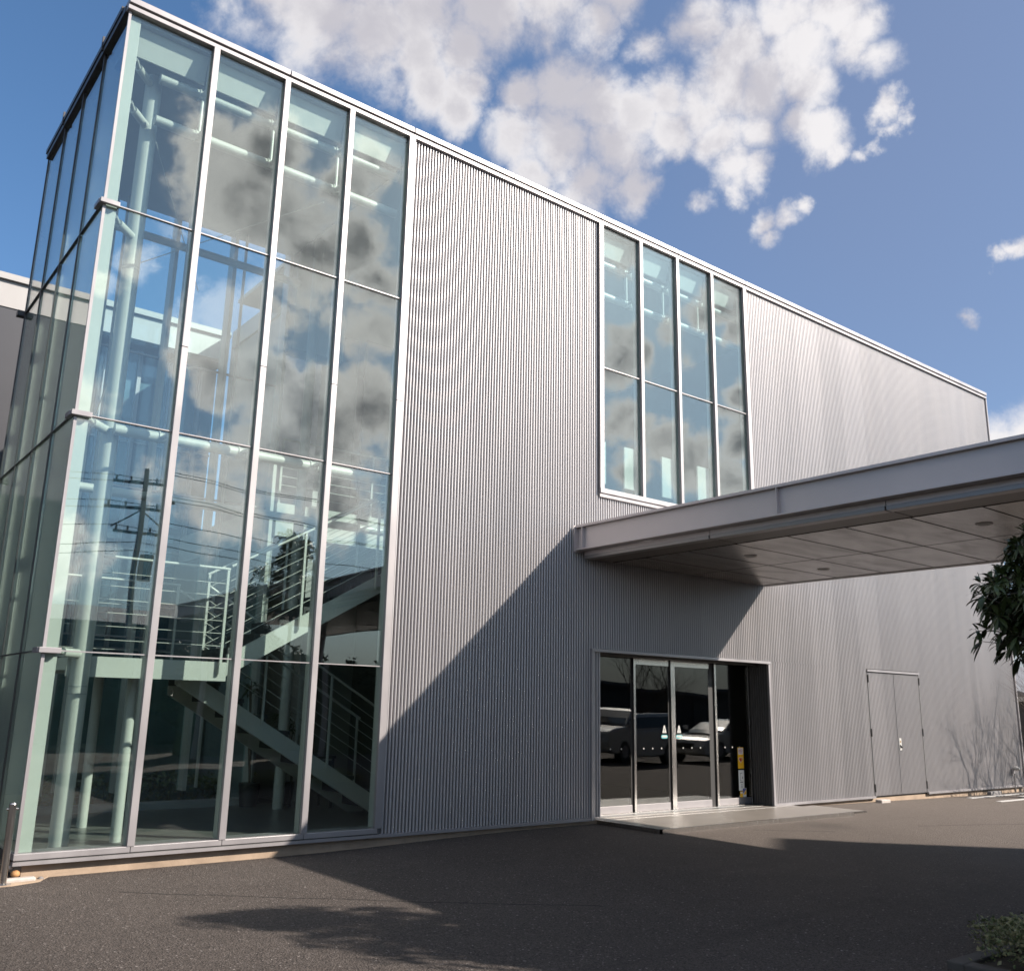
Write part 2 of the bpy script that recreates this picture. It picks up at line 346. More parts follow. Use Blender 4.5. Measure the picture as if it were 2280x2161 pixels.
# ---------------------------------------------------------------- mesh builder
class MB:
    def __init__(s): s.v = []; s.f = []; s.sm = []
    def add(s, vs, fs, smooth=False):
        o = len(s.v); s.v += [tuple(v) for v in vs]; s.f += [tuple(i + o for i in f) for f in fs]; s.sm += [smooth] * len(fs)
        return s
    def box(s, x0, x1, y0, y1, z0, z1):
        v = [(x0, y0, z0), (x1, y0, z0), (x1, y1, z0), (x0, y1, z0), (x0, y0, z1), (x1, y0, z1), (x1, y1, z1), (x0, y1, z1)]
        return s.add(v, [(0, 3, 2, 1), (4, 5, 6, 7), (0, 1, 5, 4), (1, 2, 6, 5), (2, 3, 7, 6), (3, 0, 4, 7)])
    def cyl(s, a, b, r0, r1=None, n=16, caps=True):
        a = Vector(a); b = Vector(b); r1 = r0 if r1 is None else r1
        d = (b - a).normalized(); u = d.orthogonal().normalized(); w = d.cross(u)
        ring = lambda c, r: [c + (u * math.cos(2 * math.pi * i / n) + w * math.sin(2 * math.pi * i / n)) * r for i in range(n)]
        s.add(ring(a, r0) + ring(b, r1), [(i, (i + 1) % n, n + (i + 1) % n, n + i) for i in range(n)], True)
        if caps:
            s.add(ring(a, r0), [tuple(range(n - 1, -1, -1))]); s.add(ring(b, r1), [tuple(range(n))])
        return s
    def prism(s, pts, axis, a, b):
        """extrude a closed polygon: axis 'y' -> pts are (x,z); 'x' -> (y,z); 'z' -> (x,y)"""
        n = len(pts)
        mk = {'y': lambda p, t: (p[0], t, p[1]), 'x': lambda p, t: (t, p[0], p[1]), 'z': lambda p, t: (p[0], p[1], t)}[axis]
        v = [mk(p, a) for p in pts] + [mk(p, b) for p in pts]
        return s.add(v, [(i, (i + 1) % n, n + (i + 1) % n, n + i) for i in range(n)] + [tuple(range(n - 1, -1, -1)), tuple(range(n, 2 * n))])
    def ell(s, c, rx, ry, rz, nu=14, nv=8):
        v = []; f = []
        for j in range(nv + 1):
            t = math.pi * j / nv
            for i in range(nu):
                p = 2 * math.pi * i / nu
                v.append((c[0] + rx * math.sin(t) * math.cos(p), c[1] + ry * math.sin(t) * math.sin(p), c[2] + rz * math.cos(t)))
        for j in range(nv):
            for i in range(nu):
                f.append((j * nu + i, (j + 1) * nu + i, (j + 1) * nu + (i + 1) % nu, j * nu + (i + 1) % nu))
        return s.add(v, f, True)
    def build(s, name, material, parent=None, bevel=0.0, label=None):
        me = bpy.data.meshes.new(name); me.from_pydata(s.v, [], s.f)
        me.polygons.foreach_set('use_smooth', s.sm); me.update()
        me.materials.append(material)
        o = bpy.data.objects.new(name, me); COL.objects.link(o)
        if bevel:
            md = o.modifiers.new('bevel', 'BEVEL'); md.width = bevel; md.segments = 2; md.limit_method = 'ANGLE'
        if parent:
            o.parent = parent
            if parent.type != 'EMPTY' or True:
                o.matrix_parent_inverse = world_inv(parent)
        if label: o['label'] = label
        return o
def world_mat(o):
    mloc = Matrix.LocRotScale(o.location, o.rotation_euler, o.scale)
    if o.parent: return world_mat(o.parent) @ o.matrix_parent_inverse @ mloc
    return mloc
def world_inv(o): return world_mat(o).inverted()
def tag(o, label=None, cat=None, group=None, kind=None):
    if label: o['label'] = label
    if cat: o['category'] = cat
    if group: o['group'] = group
    if kind: o['kind'] = kind
    return o
def thing(name, loc, label, cat, group=None, rz=0.0):
    o = bpy.data.objects.new(name, None); COL.objects.link(o); o.location = loc; o.rotation_euler = (0, 0, rz)
    o.empty_display_size = 0.2
    return tag(o, label, cat, group)
def B(*a): return MB().box(*a)

# ================================================================ GROUND
def ss(a, b, x):
    t = min(1, max(0, (x - a) / (b - a))); return t * t * (3 - 2 * t)
def gz(x, y):
    z = -0.135 + 0.075 * ss(2.8, 7.0, x) - 0.06 * ss(12.5, 20.5, x)
    f = ss(-22, -6, y)
    return -0.12 + (z + 0.12) * f
def axis(lo, hi, dense_lo, dense_hi, step, far):
    v = []; x = dense_lo
    while x <= dense_hi + 1e-6: v.append(x); x += step
    g = step; x = dense_lo
    while x > lo: g *= 1.6; x -= g; v.append(max(x, lo))
    g = step; x = dense_hi
    while x < hi: g *= 1.6; x += g; v.append(min(x, hi))
    return sorted(set(round(t, 4) for t in v))
xs = axis(-1500, 1500, -6, 26, 0.5, 0); ys = axis(-1500, 1500, -14, 2, 0.5, 0)
gm = MB(); gm.add([(x, y, gz(x, y)) for y in ys for x in xs],
                  [(j * len(xs) + i, j * len(xs) + i + 1, (j + 1) * len(xs) + i + 1, (j + 1) * len(xs) + i) for j in range(len(ys) - 1) for i in range(len(xs) - 1)], True)
tag(gm.build('ground', asph), kind='structure')
# entrance paving: stone slabs with dark strips, steel edging
pv = MB()
pv.box(7.97, 12.62, -1.24, 0.40, -0.15, -0.004)
tag(pv.build('pavement', paving), kind='structure')
PV = thing('paving_edge', (10.3, -1.26, 0), 'thin steel edging around the pale stone paving at the entrance', 'paving edging')
B(7.94, 7.968, -1.27, -0.005, -0.16, 0.0).build('edge_strip', steel, PV)
B(7.94, 12.62, -1.27, -1.242, -0.16, 0.0).build('edge_strip', steel, PV)
STR = thing('paving_inlay', (10.3, 0.0, 0), 'thin steel lines set in the pale entrance paving along the doors', 'paving inlay')
for y in (-0.13, 0.10):
    B(7.975, 12.60, y, y + 0.022, -0.02, 0.002).build('metal_line', steel, STR)
# slatted drain cover to the right of the paving
DR = thing('drain_cover', (12.9, -0.55, -0.05), 'flat grey drain cover with slotted edge beside the entrance paving', 'drain cover')
B(12.64, 13.3, -1.05, -0.02, -0.10, -0.038).build('cover_plate', paving, DR)
sl_ = MB()
for i in range(20): sl_.box(12.66 + i * 0.032, 12.676 + i * 0.032, -1.10, -1.052, -0.10, -0.035)
sl_.build('grate', steel, DR)
# painted parking stripes at the far right
for i, (x0, y0, x1, y1) in enumerate([(18.5, -0.32, 24.5, -0.36), (18.3, -1.02, 24.5, -1.10), (20.0, -0.70, 24.6, -0.76)]):
    w = 0.06
    mb = MB().prism([(x0, y0 - w), (x1, y1 - w), (x1, y1 + w), (x0, y0 + w)], 'z', gz(19, y0) + 0.003, gz(19, y0) + 0.012)
    tag(mb.build('road_marking', wpaint), kind='structure')
# planting bed
KX0, KX1, KY0, KY1 = 4.72, 8.6, -10.5, -6.86
bed = thing('planting_bed', (6.4, -8.5, -0.12), 'low grey stone kerb around the hedge bed in the right foreground', 'planting bed')
kb = MB().box(KX0, KX1, KY1 - 0.12, KY1, -0.3, -0.05).box(KX0, KX0 + 0.12, KY0, KY1 - 0.122, -0.3, -0.05)
kb.build('kerb', mat('kerb_stone', (0.06, 0.055, 0.05), 0.8, 0.0, vary((0.05, 0.047, 0.043), (0.085, 0.078, 0.07), 6, 5, 0, (1, 1, 1), .2)), bed, bevel=0.008)
B(KX0 + 0.12, KX1, KY0, KY1 - 0.12, -0.3, -0.08).build('soil', soil, bed)

# ================================================================ MAIN BUILDING
BLD = thing('office_building', (0.218, 0, 0), 'two storey office building with glass stair hall and ribbed silver metal cladding', 'building')
X0, XR = 0.218, 21.93
TOP = 9.80
# --- plinth
B(0.30, XR - 0.1, 0.03, 0.5, -0.4, -0.008).build('plinth', conc, BLD)
B(0.30, 0.8, 0.502, 4.05, -0.4, -0.008).build('plinth', conc, BLD)
# paving apron beside plinth, sits at the base on the left
# --- ribbed cladding (real ribs)
def ribs(x0, x1, z0, z1, yb=0.0, depth=0.045, pitch=0.0505):
    mb = MB(); prof = []
    n = max(1, round((x1 - x0) / pitch)); p = (x1 - x0) / n
    shape = [(0.0, 1.0), (0.20, 1.0), (0.225, 0.85), (0.245, 0.20), (0.27, 0.07), (0.33, -0.03), (0.42, -0.09), (0.515, -0.11), (0.61, -0.09), (0.70, -0.03), (0.76, 0.07), (0.785, 0.20), (0.805, 0.85), (0.83, 1.0)]
    for i in range(n):
        for t, d in shape: prof.append((x0 + (i + t) * p, yb + depth * d))
    prof.append((x1, yb + depth))
    v = [(x, y, z0) for x, y in prof] + [(x, y, z1) for x, y in prof]; k = len(prof)
    mb.add(v, [(i, i + 1, k + i + 1, k + i) for i in range(k - 1)], True)
    return mb
HD = 9.66   # underside of head trim
ribs(4.285, 8.03, 0.035, HD).build('ribbed_wall', clad, BLD)
ribs(8.03, 11.93, 2.475, 4.86).build('ribbed_wall', clad, BLD)
ribs(11.93, 15.40, 2.475, HD).build('ribbed_wall', clad, BLD)
ribs(12.16, 15.40, 0.035, 2.475).build('ribbed_wall', clad, BLD)
ribs(15.40, 17.40, 2.475, HD).build('ribbed_wall', clad, BLD)
ribs(17.40, 21.90, 0.035, HD).build('ribbed_wall', clad, BLD)
# solid wall cores behind the cladding
core = MB()
core.box(4.30, 7.86, 0.052, 0.16, 0.0, 9.75)
core.box(7.862, 12.14, 0.052, 0.16, 2.46, 4.90)
core.box(12.142, 21.90, 0.052, 0.16, 0.0, 4.90)
core.box(7.862, 8.03, 0.052, 0.16, 4.902, 9.75)
core.box(11.94, 21.90, 0.052, 0.16, 4.902, 9.75)
core.build('wall', inwall, BLD)
# other outer walls of the block
oth = MB()
oth.box(21.70, 21.905, 0.162, 9.15, -0.3, 9.75)
oth.box(5.2, 21.69, 9.0, 9.15, -0.3, 9.75)
oth.build('end_wall', whitew, BLD)
# wall of the rear wing that looks west onto the court
B(5.2, 5.36, 4.45, 8.99, 0.0, 9.35).build('wing_wall', whitew, BLD)
B(5.16, 5.40, 4.45, 9.02, 9.352, 9.76).build('wing_parapet', whitew, BLD)
# roof plate
B(X0 + 0.05, 21.9, 0.05, 4.40, 9.60, 9.76).build('roof', ceilm, BLD)
B(5.42, 21.68, 4.402, 8.98, 9.5, 9.70).build('roof', ceilm, BLD)
# coping in sheets two modules long, with a shadow gap below and a head trim
jt = [0.19, 2.285, 4.25, 6.12, 8.03, 9.98, 11.93, 13.95, 15.98, 17.97, 19.99, 21.95]
for a, b in zip(jt[:-1], jt[1:]):
    B(a + 0.008, b - 0.008, -0.055, 0.22, 9.745, 9.822).build('coping', alu, BLD, bevel=0.004)
B(0.20, 21.93, -0.02, 0.10, 9.715, 9.744).build('shadow_gap', darkm, BLD)
B(0.19, 21.94, -0.045, 0.05, HD, 9.714).build('head_trim', alu, BLD, bevel=0.003)
sj = [-0.05, 1.02, 2.03, 3.05, 4.12]
for a, b in zip(sj[:-1], sj[1:]):
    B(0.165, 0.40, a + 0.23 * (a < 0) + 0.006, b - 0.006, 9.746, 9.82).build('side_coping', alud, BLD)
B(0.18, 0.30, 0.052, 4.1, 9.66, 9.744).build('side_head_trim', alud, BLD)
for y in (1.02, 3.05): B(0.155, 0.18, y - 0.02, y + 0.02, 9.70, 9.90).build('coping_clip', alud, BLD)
# bottom flashing of cladding and sill of glazing
B(4.27, 7.83, -0.03, 0.021, -0.006, 0.034).build('base_flashing', alu, BLD)
B(12.16, 15.40, -0.03, 0.021, -0.006, 0.034).build('base_flashing', alu, BLD)
B(17.42, 21.93, -0.03, 0.021, -0.006, 0.034).build('base_flashing', alu, BLD)
B(0.20, 4.27, -0.05, 0.03, 0.0, 0.034).build('sill_flashing', alu, BLD)
B(0.23, 4.25, -0.03, 0.04, 0.034, 0.046).build('sill_gap', darkm, BLD)
mx = [X0, 1.29, 2.262, 3.235, 4.225]
for a, b in zip(mx[:-1], mx[1:]):
    B(a - (0.02 if a == X0 else 0) + 0.003, b - 0.003, -0.042, 0.26, 0.047, 0.105).build('sill', alu, BLD, bevel=0.003)
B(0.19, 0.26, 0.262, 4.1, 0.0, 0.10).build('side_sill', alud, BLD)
# vertical trims of the cladding
for x, z0, z1 in ((4.285, 0.0, HD), (8.035, 4.9, HD), (11.935, 4.9, HD)):
    pass
B(21.90, 21.945, -0.035, 0.05, -0.006, HD).build('corner_trim', alu, BLD)

# --- front mullions, fins and glass of the stair hall
bars = [2.05, 4.57, 7.10]
levels = [0.105] + bars + [HD]
for x in mx[1:]:
    w = 0.038 if x < 4 else 0.05
    for z0, z1 in ((0.105, 5.60), (5.606, HD)):
        B(x - w, x + w, -0.048, 0.006, z0, z1).build('mullion', alu, BLD, bevel=0.003)
    B(x - 0.036, x + 0.036, 0.03, 0.145, 0.106, HD - 0.05).build('glazing_fin', white, BLD, bevel=0.003)
for i in range(4):
    a, b = mx[i], mx[i + 1]
    for k in range(4):
        z0, z1 = levels[k] + 0.008, levels[k + 1] - 0.008
        B(a + (0.008 if i == 0 else 0.01), b - 0.01, 0.008, 0.022, z0, z1).build('glass_pane', glass, BLD)
    for z in bars:
        B(a + 0.045, b - 0.045, -0.016, 0.027, z - 0.006, z + 0.006).build('glazing_bar', alu, BLD)
# corner fin and brackets
B(X0 + 0.03, X0 + 0.155, 0.045, 0.075, 0.106, HD - 0.03).build('corner_fin', white, BLD, bevel=0.003)
B(X0 - 0.004, X0 + 0.028, 0.0, 0.03, 0.106, HD).build('corner_bead', alu, BLD)
for z in bars:
    k = B(X0 - 0.045, X0 + 0.165, -0.055, -0.004, z - 0.028, z + 0.028).box(X0 - 0.055, X0 - 0.008, -0.004, 0.20, z - 0.028, z + 0.028)
    k.build('corner_bracket', alu, BLD, bevel=0.004)
# side glazing
sy = [0.03, 1.02, 2.03, 3.05, 4.08]
for y in sy[1:]:
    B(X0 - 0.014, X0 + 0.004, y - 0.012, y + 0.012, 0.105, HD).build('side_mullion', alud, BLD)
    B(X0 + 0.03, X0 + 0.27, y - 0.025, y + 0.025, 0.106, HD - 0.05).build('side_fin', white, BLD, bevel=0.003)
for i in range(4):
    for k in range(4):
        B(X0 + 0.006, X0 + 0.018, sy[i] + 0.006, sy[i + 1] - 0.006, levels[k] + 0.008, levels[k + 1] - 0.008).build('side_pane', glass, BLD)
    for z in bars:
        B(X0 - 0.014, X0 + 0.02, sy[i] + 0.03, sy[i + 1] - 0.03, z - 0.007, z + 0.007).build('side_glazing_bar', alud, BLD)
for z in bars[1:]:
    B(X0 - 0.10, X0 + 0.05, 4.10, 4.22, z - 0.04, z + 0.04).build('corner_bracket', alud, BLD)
# rear glazing
ry = 4.35
rx = [0.30, 1.29, 2.30, 3.30, 4.33]
rl = [0.10, 2.5, 4.8, 7.0, 9.5]
for x in rx:
    B(x - 0.03, x + 0.03, ry - 0.20, ry + 0.05, 0.25, 9.58).build('rear_mullion', white, BLD)
    if x < 4: B(x + 0.13, x + 0.16, ry - 0.30, ry - 0.24, 0.3, 9.58).build('rear_tension_rod', white, BLD)
for i in range(4):
    for k in range(4):
        B(rx[i] + 0.032, rx[i + 1] - 0.032, ry, ry + 0.012, rl[k] + 0.01, rl[k + 1] - 0.01).build('rear_pane', glassr, BLD)
    for z in rl[1:-1]:
        B(rx[i] + 0.032, rx[i + 1] - 0.032, ry - 0.02, ry + 0.03, z - 0.012, z + 0.012).build('rear_glazing_bar', alu, BLD)
B(0.27, 4.36, ry - 0.20, ry + 0.06, -0.008, 0.095).build('rear_sill', ceilm, BLD)
# walls right of the rear glazing
B(4.36, 4.42, 4.20, 8.9, -0.2, 4.315).build('interior_wall', inwall, BLD)
B(4.40, 5.4, 4.00, 4.40, 7.64, 9.50).build('bulkhead', white, BLD)
# --- interior frame: tubes
R = 0.064
ty = 0.42
C1 = (0.74, 0.585)
MB().cyl((C1[0], C1[1], 0.0), (C1[0], C1[1], 9.30), 0.100, n=28).build('round_column', white, BLD)
for z in (1.62, 1.70, 4.10, 6.62, 6.66): MB().cyl((C1[0], C1[1], z), (C1[0], C1[1], z + 0.012), 0.1025, n=28).build('column_joint', ceilm, BLD)
def tube_front(z, y=ty, x0=0.74, x1=7.5, r=R):
    MB().cyl((x0, y, z), (x1, y, z), r, n=20).build('horizontal_tube', white, BLD)
TU = 0.335
for z in (8.575, 9.165): tube_front(z, y=TU, x1=4.22)
tube_front(4.59, x1=4.24)
# joints: collars and clamp to each fin, vertical struts between the upper pair
def joint(x, z, y=ty):
    j = MB().cyl((x - 0.055, y, z), (x - 0.04, y, z), R + 0.012, n=20).cyl((x + 0.04, y, z), (x + 0.055, y, z), R + 0.012, n=20)
    j.cyl((x, y - 0.01, z), (x, 0.17, z - 0.005), 0.03, n=12)
    j.prism([(x - 0.03, z - 0.09), (x + 0.03, z - 0.09), (x + 0.03, z + 0.09), (x - 0.03, z + 0.09)], 'y', 0.147, 0.170)
    j.build('tube_joint', white, BLD)
for x in mx[1:4]:
    joint(x, 4.59)
    for z in (8.575, 9.165): joint(x, z, TU)
    MB().cyl((x, TU, 8.63), (x, TU, 9.10), 0.022, n=12).build('tube_strut', white, BLD)
for z in (2.05, 4.59, 7.05, 8.575, 9.165):
    MB().cyl((C1[0], C1[1], z), (0.47, 0.30, z), 0.05, n=16).cyl((0.47, 0.30, z), (0.40, 0.16, z), 0.024, n=10).build('column_arm', white, BLD)
for z in (8.80, 4.42):
    MB().cyl((0.5, 3.85 if z > 5 else 3.05, z), (4.38 if z > 5 else 7.2, 3.85 if z > 5 else 3.05, z), 0.066, n=18).build('rear_tube', white, BLD)
# cables
for a, b in (((0.8, 0.62, 8.6), (2.6, 3.8, 8.1)), ((3.2, 0.6, 8.5), (1.4, 3.8, 8.1)), ((0.75, 0.7, 5.6), (0.75, 3.9, 3.0))):
    MB().cyl(a, b, 0.008, n=6).build('brace_cable', white, BLD)
# ceiling, eave panels
B(0.33, 4.38, 0.60, 4.30, 9.50, 9.585).build('ceiling', ceilm, BLD)
ep = [0.30] + mx[1:]
for a, b in zip(ep[:-1], ep[1:]):
    MB().prism([(0.12, 9.598), (0.215, 9.25), (0.235, 9.25), (0.14, 9.598)], 'x', a + 0.04, b - 0.04).build('eave_panel', white, BLD)
# floor of the hall
B(0.31, 5.0, 0.045, 4.14, -0.12, 0.0).build('hall_floor', floorm, BLD)
B(5.002, 21.69, 0.17, 8.98, -0.12, 0.0).build('ground_floor', floorm, BLD)
B(2.55, 5.0, 4.142, 4.30, -0.12, -0.002).build('hall_floor', floorm, BLD)
# other columns
for x, y, z1, r in ((1.475, 1.13, 1.87, 0.062), (1.475, 2.58, 1.87, 0.062)):
    MB().cyl((x, y, 0.0), (x, y, z1), r, n=22).build('landing_column', white, BLD)
MB().cyl((4.51, 3.44, 0.0), (4.51, 3.44, 9.5), 0.085, n=24).build('round_column', white, BLD)
for x, y in ((0.46, 3.25), (0.47, 4.0)):
    MB().cyl((x, y, 0.0), (x, y, 9.3), 0.08, n=22).build('round_column', white, BLD)
# upper floor slab with lit edge
SY = 4.15
FZ = 4.89
B(4.42, 7.3, SY, 8.9, 4.32, 4.89).build('floor_slab', white, BLD)
B(7.302, 21.69, 0.17, 8.9, 4.32, 4.89).build('floor_slab', white, BLD)
for x, y in ((5.6, 5.0), (6.9, 5.1), (6.9, 6.2)):
    MB().cyl((x, y, 4.29), (x, y, 4.318), 0.11, n=20).build('ceiling_light', lampm, BLD)
# interior partition walls
B(4.42, 21.69, 6.6, 6.75, 0.0, 4.315).build('partition_wall', inwall, BLD)
B(12.6, 12.75, 0.17, 6.59, 0.0, 4.315).build('partition_wall', darkm, BLD)
B(7.4, 7.52, 3.0, 6.59, 0.0, 4.315).build('partition_wall', darkm, BLD)
B(7.4, 7.52, 0.17, 2.98, 0.0, 4.315).build('partition_wall', darkm, BLD)
B(7.46, 21.69, 6.9, 7.0, 4.892, 9.49).build('partition_wall', inwall, BLD)
B(14.0, 14.1, 0.2, 6.89, 4.892, 9.49).build('partition_wall', inwall, BLD)
B(4.42, 21.69, 0.6, 6.89, 9.502, 9.58).build('ceiling', ceilm, BLD)
B(5.4, 7.30, 7.0, 7.1, 4.892, 9.49).build('partition_wall', inwall, BLD)

# --- first-floor window strip
wxs = [8.035, 9.0, 9.953, 10.92, 11.90]
WB, WM = 5.00, 7.07
for x in wxs:
    w = 0.045 if x in (wxs[0], wxs[-1]) else 0.033
    B(x - w, x + w, -0.048, 0.006, WB, HD).build('mullion', alu, BLD, bevel=0.003)
    B(x - 0.036, x + 0.036, 0.03, 0.145, WB, HD - 0.05).build('glazing_fin', white, BLD)
for i in range(4):
    a, b = wxs[i] + 0.035, wxs[i + 1] - 0.035
    for z0, z1 in ((WB + 0.01, WM - 0.008), (WM + 0.008, HD)):
        B(a, b, 0.008, 0.022, z0, z1).build('glass_pane', glassw, BLD)
    B(a, b, -0.016, 0.027, WM - 0.006, WM + 0.006).build('glazing_bar', alu, BLD)
    B(a + 0.1, a + 0.62, 0.55, 0.58, 5.28, 6.02).build('notice_board', white, BLD)
    MB().prism([(0.12, 9.598), (0.215, 9.25), (0.235, 9.25), (0.14, 9.598)], 'x', a + 0.005, b - 0.005).build('eave_panel', white, BLD)
for a, b in zip([7.99, 9.98], [9.98, 11.945]):
    B(a + 0.003, b - 0.003, -0.055, 0.05, 4.925, WB).build('window_sill', alu, BLD, bevel=0.003)
    B(a + 0.003, b - 0.003, -0.035, 0.021, 4.862, 4.915).build('window_sill_trim', alu, BLD)
for z in (8.575, 9.165):
    MB().cyl((8.08, TU, z), (12.4, TU, z), R, n=20).build('horizontal_tube', white, BLD)
for x in wxs[1:4]:
    for z in (8.575, 9.165): joint(x, z, TU)
    MB().cyl((x, TU, 8.63), (x, TU, 9.10), 0.022, n=12).build('tube_strut', white, BLD)

# --- entrance recess with sliding doors
DY = 0.42
B(12.14, 12.155, 0.0, DY + 0.1, 0.0, 2.46).build('recess_side', darkm, BLD)
rr = MB(); k = 0
for i in range(8):
    y = 0.03 + i * 0.05; rr.cyl((12.14, y + 0.025, 0.0), (12.14, y + 0.025, 2.44), 0.018, n=10, caps=False)
rr.build('recess_ribs', mat('recess_metal', (0.10, 0.095, 0.09), 0.4, 0.6), BLD)
B(7.862, 12.14, 0.165, DY + 0.12, 2.40, 2.455).build('recess_head', darkm, BLD)
B(7.80, 12.20, -0.055, 0.021, 2.425, 2.468).build('door_head_trim', alu, BLD)
B(7.80, 7.86, -0.045, 0.05, 0.0, 2.424).build('door_jamb', alu, BLD)
B(12.142, 12.20, -0.045, 0.04, 0.0, 2.424).build('door_jamb', alu, BLD)
ENT = bpy.data.objects.new('entrance_door', None); COL.objects.link(ENT); ENT.parent = BLD
ENT.matrix_parent_inverse = world_inv(BLD)
ENT['label'] = 'glass sliding entrance doors in a stainless steel frame'
posts = [(7.86, 7.885), (9.14, 9.19), (10.03, 10.135), (11.16, 11.21), (12.10, 12.138)]
for i, (a, b) in enumerate(posts):
    B(a, b, DY - 0.03, DY + 0.03, 0.0, 2.40).build('post', steel, ENT, bevel=0.003)
    if i in (1, 2): B(a - 0.045, a - 0.002, DY + 0.0, DY + 0.05, 0.0, 2.40).build('dark_stile', rubber, ENT)
B(11.02, 11.158, DY, DY + 0.06, 0.0, 2.40).build('dark_stile', rubber, ENT)
for i in range(4):
    a, b = posts[i][1] + 0.002, posts[i + 1][0] - 0.002
    if i == 2: b = 11.018
    if i in (0, 1): b -= 0.046
    B(a, b, DY - 0.006, DY + 0.006, 0.12, 2.30 if i in (1, 2) else 2.40).build('door_pane', glassd, ENT)
    B(a, b, DY - 0.025, DY + 0.025, 0.012, 0.118).build('bottom_rail', alu, ENT, bevel=0.002)
    if i in (1, 2): B(a, b, DY - 0.025, DY + 0.025, 2.302, 2.40).build('header', steel, ENT)
B(7.86, 12.13, DY - 0.10, DY + 0.10, -0.003, 0.010).build('threshold', steel, ENT)
yf = DY - 0.0085
# door stickers
def disc(x, z, r, y, name, mt, par, n=16):
    MB().cyl((x, y, z), (x, y + 0.0015, z), r, n=n).build(name, mt, par)
for x in (8.40, 8.63, 8.87, 9.38, 9.59, 9.80, 10.33, 10.55, 10.77, 11.42, 11.62, 11.82):
    disc(x, 0.97, 0.0125, yf - 0.001, 'safety_dot', wst, ENT)
for cx in (9.875, 10.235):
    MB().prism([(cx - 0.05, 1.215), (cx + 0.05, 1.215), (cx + 0.012, 1.335), (cx - 0.012, 1.335)], 'y', yf - 0.001, yf + 0.001).build('triangle_sticker', wst, ENT)
    B(cx - 0.008, cx + 0.008, yf - 0.002, yf - 0.0012, 1.235, 1.285).build('triangle_mark', greyst, ENT)
    s = MB(); w, h = 0.062, 0.03
    pts = [(cx + w * 0.78 * sx_ + h * math.cos(t), 1.155 + h * math.sin(t)) for sx_, rng in ((1, range(-3, 4)), (-1, range(3, 10))) for t in [q * math.pi / 6 for q in rng]]
    s.prism(pts, 'y', yf - 0.001, yf + 0.001).build('rounded_sticker', cyan, ENT)
    pts = [(cx + (p[0] - cx) * 0.8, 1.158 + (p[1] - 1.155) * 0.55) for p in pts]
    MB().prism(pts, 'y', yf - 0.002, yf - 0.0012).build('rounded_sticker_face', wst, ENT)
def text(body, x, y, z, size, mt, par, name='lettering'):
    c = bpy.data.curves.new(name, 'FONT'); c.body = body; c.size = size; c.align_x = 'CENTER'; c.align_y = 'CENTER'; c.extrude = 0.0004
    c.materials.append(mt)
    tmp = bpy.data.objects.new(name, c)
    me = bpy.data.meshes.new_from_object(tmp); bpy.data.objects.remove(tmp)
    o = bpy.data.objects.new(name, me); COL.objects.link(o)
    o.location = (x, y, z); o.rotation_euler = (math.pi / 2, 0, 0)
    o.parent = par; o.matrix_parent_inverse = world_inv(par)
    return o
sx0 = 11.76
s = B(sx0, sx0 + 0.16, yf - 0.0015, yf, 0.605, 0.965).build('heart_sticker', yel, ENT, label='yellow and white sticker with a red heart')
B(sx0 + 0.012, sx0 + 0.148, yf - 0.0025, yf - 0.0016, 0.845, 0.953).build('sticker_band', wst2, s)
text('AED', sx0 + 0.08, yf - 0.003, 0.912, 0.06, red, s)
B(sx0 + 0.03, sx0 + 0.13, yf - 0.0032, yf - 0.0026, 0.865, 0.873).build('small_print', pink, s)
B(sx0 + 0.03, sx0 + 0.13, yf - 0.0032, yf - 0.0026, 0.880, 0.884).build('small_print', pink, s)
def heart(cx, cz, sc_):
    p = []
    for i in range(28):
        t = 2 * math.pi * i / 28
        p.append((cx + sc_ * 16 * math.sin(t) ** 3, cz + sc_ * (13 * math.cos(t) - 5 * math.cos(2 * t) - 2 * math.cos(3 * t) - math.cos(4 * t))))
    return p[::-1]
MB().prism(heart(sx0 + 0.08, 0.755, 0.0036), 'y', yf - 0.0022, yf - 0.0016).build('heart_outline', wst2, s)
MB().prism(heart(sx0 + 0.08, 0.755, 0.0029), 'y', yf - 0.0030, yf - 0.0023).build('heart', red, s)
MB().prism([(sx0 + 0.105, 0.79), (sx0 + 0.085, 0.752), (sx0 + 0.097, 0.754), (sx0 + 0.088, 0.72), (sx0 + 0.112, 0.762), (sx0 + 0.1, 0.762), (sx0 + 0.115, 0.79)][::-1], 'y', yf - 0.0038, yf - 0.0031).build('lightning_mark', yel, s)
s2 = B(sx0 + 0.005, sx0 + 0.155, yf - 0.0015, yf, 0.235, 0.580).build('white_sticker', wst2, ENT, label='white sticker with a small plan and grey lines of print')
for a in [(0.045, 0.052, 0.40, 0.53), (0.045, 0.10, 0.523, 0.53), (0.045, 0.075, 0.40, 0.407), (0.10, 0.115, 0.43, 0.47), (0.04, 0.115, 0.368, 0.382), (0.06, 0.10, 0.33, 0.337), (0.06, 0.10, 0.305, 0.31), (0.05, 0.11, 0.285, 0.289)]:
    B(sx0 + a[0], sx0 + a[1], yf - 0.0025, yf - 0.0016, a[2], a[3]).build('printed_mark', greyst, s2)
s3_ = B(sx0 + 0.03, sx0 + 0.105, yf - 0.0015, yf, 0.125, 0.222).build('yellow_sticker', yel, ENT)
B(sx0 + 0.04, sx0 + 0.095, yf - 0.0025, yf - 0.0016, 0.185, 0.212).build('sticker_band', wst2, s3_)
s4_ = B(sx0 + 0.108, sx0 + 0.205, yf - 0.0015, yf, 0.125, 0.272).build('blue_sticker', wst2, ENT)
MB().prism([(sx0 + 0.113, 0.19), (sx0 + 0.15, 0.265), (sx0 + 0.113, 0.265)][::-1], 'y', yf - 0.0025, yf - 0.0016).build('blue_corner', blue, s4_)
